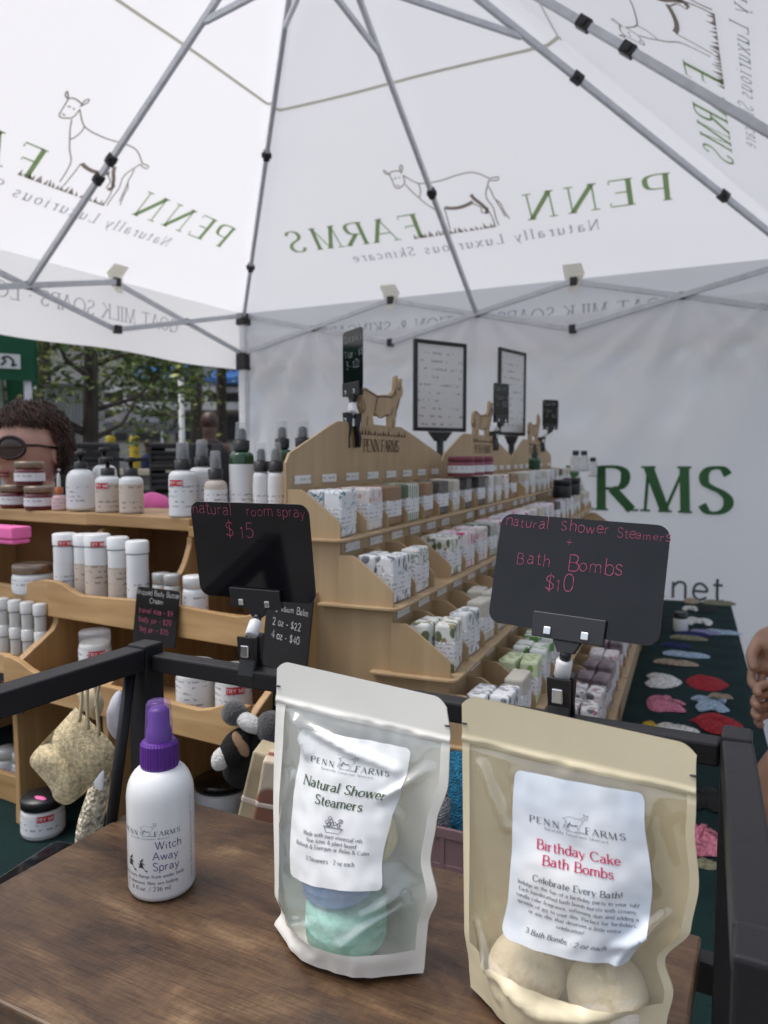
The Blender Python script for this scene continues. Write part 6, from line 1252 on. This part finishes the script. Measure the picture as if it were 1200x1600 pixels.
for i, px in enumerate((899, 912, 926)):
    p = row(px, uv, UF[0] - .01 + .012 * i, SZ[0] + (.05 if i < 2 else .02)); bottle(p, ['clear bottle with black cap, left of three at the far display end', 'clear bottle with black cap, middle of three at the far display end', 'clear bottle with black cap, right of three at the far display end'][i], .021, .07, .011, 'cap', frost_m, label_m, 'black capped bottles at the far display end')
p = atd(243, 792, 1.60); d = thing('pink_bundle', 'bright pink cloth bundle behind the spray bottles on the pine board', 'cloth bundle', p, R(20)); m = MB(); m.sphere((0, 0, .0), (.038, .03, .030), 30, 20, None, lambda v, q: Vector((v.x * (1 + .12 * noise.noise(q * 2)), v.y, max(v.z, -.008) * (1 - .25 * q.x)))); m.build('cloth', pink_m, d)
# ------------------------------------------------------------------ the market beyond the stall
def gpt(px, D): p = atd(px, 711, D); return Vector((p.x, p.y, 0))
def zat(py, D): return atd(600, py, D).z
VW = Vector((RT.x, RT.y, 0))  # direction across the view
DW = Vector((FW.x, FW.y, 0)).normalized()
bark_m = mat('bark', (.060, .045, .035), .9, scale=6, var=.4, bump=.8, bscale=25, stretch=(3, 3, .6))
leafs = [mat('leaf_' + n, c, .6, scale=4, var=.3) for n, c in (('dark', (.055, .10, .024)), ('mid', (.13, .19, .04)), ('yellow', (.26, .29, .07)))]
def tree(px, D, h, cr, label, n=3200, zc=None, trunk=.16, flat=.7, fork=True, seed=1):
    p = gpt(px, D); rr = random.Random(seed); d = thing('tree', label, 'tree', p, 0, 'trees beyond the stall'); zc = zc or h * .7
    m = MB(); top = Vector((.1, 0, zc)); m.tube([(0, 0, 0), (.02, 0, zc * .3), (.06, .02, zc * .7), top, (0, .1, zc + cr * .5)], [trunk * 1.25, trunk, trunk * .8, trunk * .55, .02], 12)
    tips = []
    for i in range(9):
        a = rr.uniform(0, 6.283); z0 = zc * rr.uniform(.45, .95); l = cr * rr.uniform(.7, 1.05); e = Vector((math.cos(a) * l, math.sin(a) * l, z0 + cr * rr.uniform(.3, .75)))
        b = Vector((.04, .01, z0)); mid_ = b.lerp(e, .5) + Vector((0, 0, -.12 * cr)); m.tube([b, mid_, e], [trunk * .4, trunk * .2, .012], 7); tips += [e, mid_.lerp(e, .5), e]
    m.build('trunk', bark_m, d)
    cl = [MB(), MB(), MB()]
    blobs = [(t + Vector((rr.gauss(0, .25), rr.gauss(0, .25), rr.gauss(0, .2))) * cr * .6, cr * rr.uniform(.22, .42)) for t in tips for _ in (0, 1)] 
    for i in range(n):
        c, r = rr.choice(blobs); q = c + Vector((rr.gauss(0, 1), rr.gauss(0, 1), rr.gauss(0, .75))) * r * .55; s = rr.uniform(.03, .075) * (D / 10) ** .5
        u = Vector((rr.gauss(0, 1), rr.gauss(0, 1), rr.gauss(0, .5))).normalized(); v = u.cross(Vector((rr.gauss(0, 1), rr.gauss(0, 1), rr.gauss(0, 1)))).normalized()
        cl[0 if rr.random() < .45 else 1 if rr.random() < .65 else 2].add([q - u * s, q + v * s * .45, q + u * s, q - v * s * .45], [(0, 1, 2, 3)])
    me = cl[0].build('crown', leafs[0], d)
    mm = me.data; k = MB()
    for j in (1, 2): cl[j].build('leaf_sprays', leafs[j], me)
    return d
tree(138, 9.0, 6.0, 1.55, 'forked tree with dark trunk behind the white canopy, left of the grey tent', 9000, 3.3, .10, seed=3)
tree(306, 15., 7.5, 2.0, 'leafy tree above the grey tent, in front of the blue awning', 5000, 5.6, .12, seed=8)
tree(345, 17., 7.5, 2.0, 'leafy tree beside the canopy leg, right of the white lamp post', 6000, 5.4, .12, seed=12)
tree(25, 13., 7.5, 3.0, 'dense dark tree behind the green canopy', 9000, 4.2, .2, seed=21)
tree(70, 20., 9., 3.8, 'tall tree farther off, behind the forked tree', 8000, 7.0, .2, seed=30)
# building with blue awnings
con_m = mat('building_concrete', (.34, .33, .31), .85, scale=1.5, var=.12, bump=.1); darkgl_m = mat('dark_window', (.02, .024, .028), .12, scale=1); white_b = mat('white_paint', (.62, .62, .62), .6, scale=2, var=.06); blue_m = mat('blue_awning', (.030, .14, .42), .6, scale=4, var=.1); greyd_m = mat('dark_siding', (.09, .09, .09), .8, scale=2, var=.2)
DB = 30.; bo_ = gpt(240, DB); bld = thing('building', 'long grey building with white bands, dark windows and blue awnings', 'building', bo_, math.atan2(VW.y, VW.x))
def bbox(nm, m_, x0, x1, y0, y1, z0, z1, par=bld, bev=0): m = MB(); m.box(x0, x1, y0, y1, z0, z1); return m.build(nm, m_, par, bevel=bev)
bbox('wall', con_m, -26, 16, 1.0, 9, 0, 9.5)
bbox('balcony_band', white_b, -26, 16, .2, .99, zat(640, DB), zat(628, DB)); bbox('balcony_band', white_b, -26, 16, .3, .99, zat(612, DB), zat(604, DB)); bbox('roof_slab', greyd_m, -26.3, 16.3, .0, 9.3, 9.5, 9.9)
for i in range(26):
    x = -25 + i * 1.6
    w = bbox('window', greyd_m, x, x + 1.3, .93, .998, zat(626, DB), zat(614, DB)); bbox('pane', darkgl_m, x + .08, x + 1.22, .90, .928, zat(626, DB) + .05, zat(614, DB) - .05, w)
    w = bbox('window', greyd_m, x, x + 1.3, .93, .998, zat(690, DB), zat(645, DB)); bbox('pane', darkgl_m, x + .08, x + 1.22, .90, .928, zat(690, DB) + .1, zat(645, DB) - .1, w)
    bbox('railing_post', white_b, x + 1.4, x + 1.52, .22, .3, zat(628, DB), zat(612, DB))
for x0, x1 in ((213, 292), (333, 385)):
    a0 = (x0 - 240) / FPX * DB; a1 = (x1 - 240) / FPX * DB; m = MB(); z1, z0 = zat(566 + (x0 > 300) * 8, DB), zat(593 + (x0 > 300) * 6, DB); m.prism([(.95, z1), (-1.2, z0 + .1), (-1.2, z0 - .1), (.95, z0)], lambda y, z, t: (t, y, z), a0, a1); m.build('awning', blue_m, bld)
# pale corrugated shed
sh_o = gpt(110, 13.); shd = thing('shed', 'pale corrugated metal shed left of the dark tree trunk', 'shed', sh_o, math.atan2(VW.y, VW.x)); zs = zat(606, 13.)
m = MB(); n = 90; prof = [(-.42 + .84 * i / n, .03 * math.sin(i * 1.2)) for i in range(n + 1)]; m.grid(lambda u, v: (-.42 + .84 * u, .03 * math.sin(u * 90), zs * v), 90, 1, False); m.box(-.42, .42, .04, .5, 0, zs - .01); m.build('wall', mat('pale_metal', (.36, .37, .37), .5, scale=2), shd)
m = MB(); m.box(-.5, .5, -.08, .6, zs, zs + .06); m.build('roof', greyd_m, shd)
# lamp post
lp = gpt(285, 12.5); d = thing('lamp_post', 'slim white lamp post in front of the building', 'lamp post', lp); m = MB(); m.tube([(0, 0, 0), (0, 0, .3), (0, 0, 3.2)], [.07, .05, .045], 14); m.build('pole', white_b, d); m = MB(); m.lathe([(.02, 3.2), (.16, 3.25), (.18, 3.3), (.05, 3.45), (0, 3.46)], 18); m.build('lamp_head', greyd_m, d); m = MB(); m.lathe([(0, 0), (.13, 0), (.11, .12), (.06, .16), (0, .16)], 18); m.build('base', white_b, d)
# other stalls
def stall(px, D, w, zev, zpk, cm, label, zv=.25, rot=0):
    p = gpt(px, D); d = thing('market_tent', label, 'market tent', p, math.atan2(VW.y, VW.x) + rot); h = w / 2; pk = Vector((0, 0, zpk)); c = [Vector((-h, -h, zev)), Vector((h, -h, zev)), Vector((h, h, zev)), Vector((-h, h, zev))]
    m = MB()
    for i in range(4):
        a, b = c[i], c[(i + 1) % 4]; m.grid(lambda u, v: a.lerp(b, u).lerp(pk, v) - Vector((0, 0, .12 * math.sin(math.pi * v) * (1 if zpk > zev else 0))), 12, 10)
    m.build('roof', cm, d); m = MB()
    for i in range(4):
        a, b = c[i], c[(i + 1) % 4]; o = (a + b) / 2; o.z = 0; o.normalize(); m.grid(lambda u, v: a.lerp(b, u) + o * (.02 + .02 * math.sin(u * 9) * v) - Vector((0, 0, zv * v)), 16, 3)
    va = m.build('valance', cm, d)
    for q in c: m = MB(); m.box(q.x * .97 - .025, q.x * .97 + .025, q.y * .97 - .025, q.y * .97 + .025, 0, zev); m.build('leg', tubewhite_m, d)
    return d, va
stall(214, 22., 2.9 * 22 / 30 , zat(662, 22.), zat(632, 22.), mat_fabric('grey_tent_cloth', (.20, .20, .225), .3, (.20, .20, .22)), 'small grey peaked market tent behind the shelves')
zg1, zg0 = zat(522, 5.6), zat(597, 5.6); gw = 3.0; ang_ = R(30)
_c = Vector(((58 - 600) / FPX * 5.6, 5.6)); _o = Matrix.Rotation(ang_, 2) @ Vector((gw / 2, -gw / 2)); _c = _c - _o; dgt, va = stall(600 + _c.x / _c.y * FPX, _c.y, gw, zg1, zg1 + .9, mat_fabric('green_tent_cloth', (.035, .12, .07), .35, (.04, .14, .08)), 'dark green market tent cut by the left picture edge', zg1 - zg0, ang_)
m = MB(); ex = gw / 2 - .17; m.box(ex - .075, ex + .075, -gw / 2 - .05, -gw / 2 - .045, zat(580, 5.6), zat(558, 5.6)); em = m.build('emblem', mat('emblem_white', (.6, .62, .6), .7), va)
m = MB()
for q in stroke2d(smooth_pts([(-.05, -.03), (-.02, .0), (-.04, .02), (.0, .03), (.03, .0), (.02, -.03), (.05, -.02)]), lambda a, b: .016): m.add([(ex + x, -gw / 2 - .0515, zat(569, 5.6) + y) for x, y in q], [(0, 1, 2, 3)])
m.build('emblem_mark', ink_m, em)
# low concrete wall, bollards
cw = gpt(235, 13.); d = thing('concrete_wall', 'low concrete wall with a pale coping behind the shelves', 'wall', cw, math.atan2(VW.y, VW.x) + .05); d['kind'] = 'thing'; zt = zat(733, 13.)
m = MB(); m.box(-6, 7, -.15, .15, 0, zt - .1); m.build('wall', mat('wall_concrete', (.17, .155, .14), .9, scale=2, var=.2, bump=.2), d); m = MB(); m.box(-6.05, 7.05, -.24, .24, zt - .099, zt); m.build('coping', mat('pale_coping', (.50, .46, .36), .85, scale=3, var=.1, bump=.2), d, bevel=.01)
yel = mat('safety_yellow', (.62, .44, .02), .5, scale=4, var=.08)
for px, py, lab in ((173, 682, 'yellow bollard, left of two, behind the white bottles'), (211, 682, 'yellow bollard, right of two, behind the white bottles'), (345, 688, 'yellow bollard beside the dark standing figure')):
    D = 15. if px < 300 else 18.; p = gpt(px, D); d = thing('bollard', lab, 'bollard', p, 0, 'yellow bollards'); z = zat(py, D); m = MB(); m.lathe([(.10, 0), (.10, z - .03), (.085, z), (0, z + .02)], 20); m.build('post', yel, d); m = MB(); m.lathe([(.1012, z - .18), (.1012, z - .10)], 20); m.build('reflective_band', mat('band_grey', (.25, .23, .12), .4), d); m = MB(); m.lathe([(0, 0), (.16, 0), (.16, .02), (0, .021)], 20); m.build('base_plate', greyd_m, d)
# black crates on a dark covered table
crate_m = mat('black_crate', (.010, .010, .012), .55, scale=10); dark_cloth = mat('black_cloth', (.012, .012, .013), .9, scale=5)
def crate(px, D, z, w, h, label):
    p = gpt(px, D); p.z = z; d = thing('crate', label, 'crate', p, math.atan2(VW.y, VW.x), 'black crates on the next stall'); m = MB()
    n = 4
    for i in range(n):
        za = h * i / n; m.box(-w / 2, w / 2, -.14, -.125, za + .006, za + h / n - .012); m.box(-w / 2, w / 2, .125, .14, za + .006, za + h / n - .012)
    for sx in (-1, 1): m.box(sx * w / 2 - .008, sx * w / 2 + .008, -.142, .142, 0, h - .004)
    m.box(-w / 2 + .009, w / 2 - .009, -.12, .12, .003, h - .05); m.build('slatted_sides', crate_m, d, bevel=.002); m = MB(); m.box(-w / 2 - .006, w / 2 + .006, -.148, .148, h - .012, h + .004); m.build('rim', mat('crate_rim', (.03, .025, .026), .4), d, bevel=.003); return d
for px, D, zs_, lab in ((137, 4.6, ((1.19, .135), (1.327, .135)), 'left'), (272, 4.6, ((1.19, .145), (1.336, .125)), 'middle'), (312, 4.9, ((1.19, .15), (1.341, .125)), 'right')):
    for k_, (z, h) in enumerate(zs_): crate(px, D, z - .04, (.27 if px < 200 else .20), h, '%s black slatted crate of the %s stack behind the bottles' % (('lower', 'upper')[k_], lab))
p = gpt(215, 4.85); d = thing('covered_table', 'black cloth covered counter carrying the dark crates', 'table', p, math.atan2(VW.y, VW.x)); m = MB()
m.box(-.55, .62, -.3, .3, 1.12, 1.148); m.build('top', dark_cloth, d, bevel=.01)
for sx in (-.5, .57):
    for sy in (-.26, .26): m = MB(); m.box(sx - .02, sx + .02, sy - .02, sy + .02, 0, 1.119); m.build('leg', crate_m, d)
# distant people
def bystander(px, D, ztop, label, col, seed):
    p = gpt(px, D); k = ztop / 1.72; d = thing('person', label, 'person', p, R(40)); V = [(0, 0, .92), (0, 0, 1.15), (0, 0, 1.36), (0, 0, 1.46), (0, -.01, 1.54), (0, -.015, 1.64), (.17, 0, 1.38), (.23, .02, 1.12), (.20, -.1, .92), (-.17, 0, 1.38), (-.23, .02, 1.12), (-.2, -.08, .9), (.09, 0, .85), (.10, .02, .48), (.10, .02, .06), (-.09, 0, .85), (-.11, -.03, .48), (-.11, .0, .06), (.10, -.12, .04), (-.11, -.14, .04)]
    V = [(x * k, y * k, z * k) for x, y, z in V]; Ed = [(0, 1), (1, 2), (2, 3), (3, 4), (4, 5), (2, 6), (6, 7), (7, 8), (2, 9), (9, 10), (10, 11), (0, 12), (12, 13), (13, 14), (0, 15), (15, 16), (16, 17), (14, 18), (17, 19)]
    Rd = [.15, .14, .15, .06, .08, .085, .06, .045, .035, .06, .045, .035, .09, .06, .045, .09, .06, .045, .04, .04]
    skinmesh('body', V, Ed, [r * k for r in Rd], mat('skin_dark', (.12, .065, .045), .6), d)
    m = MB(); m.lathe([(.19 * k, .80 * k), (.19 * k, 1.1 * k), (.21 * k, 1.32 * k), (.14 * k, 1.42 * k), (.07 * k, 1.46 * k)], 24, sy=.8); m.build('top', mat('bystander_top_%d' % seed, col, .9, scale=10), d)
    m = MB(); m.lathe([(.15 * k, .1 * k), (.17 * k, .5 * k), (.19 * k, .84 * k)], 24, sy=.8); m.build('trousers', mat('dark_trousers', (.015, .016, .02), .9), d)
    m = MB(); m.sphere((0, .01 * k, 1.66 * k), (.095 * k, .11 * k, .11 * k), 20, 14); m.build('hair', hair_m, d)
bystander(328, 8.5, zat(650, 8.5), 'dark-clothed person standing far behind beside the canopy leg', (.02, .018, .018), 1)
bystander(232, 16., zat(690, 16.), 'distant person in navy top near the yellow bollards', (.02, .03, .10), 2)
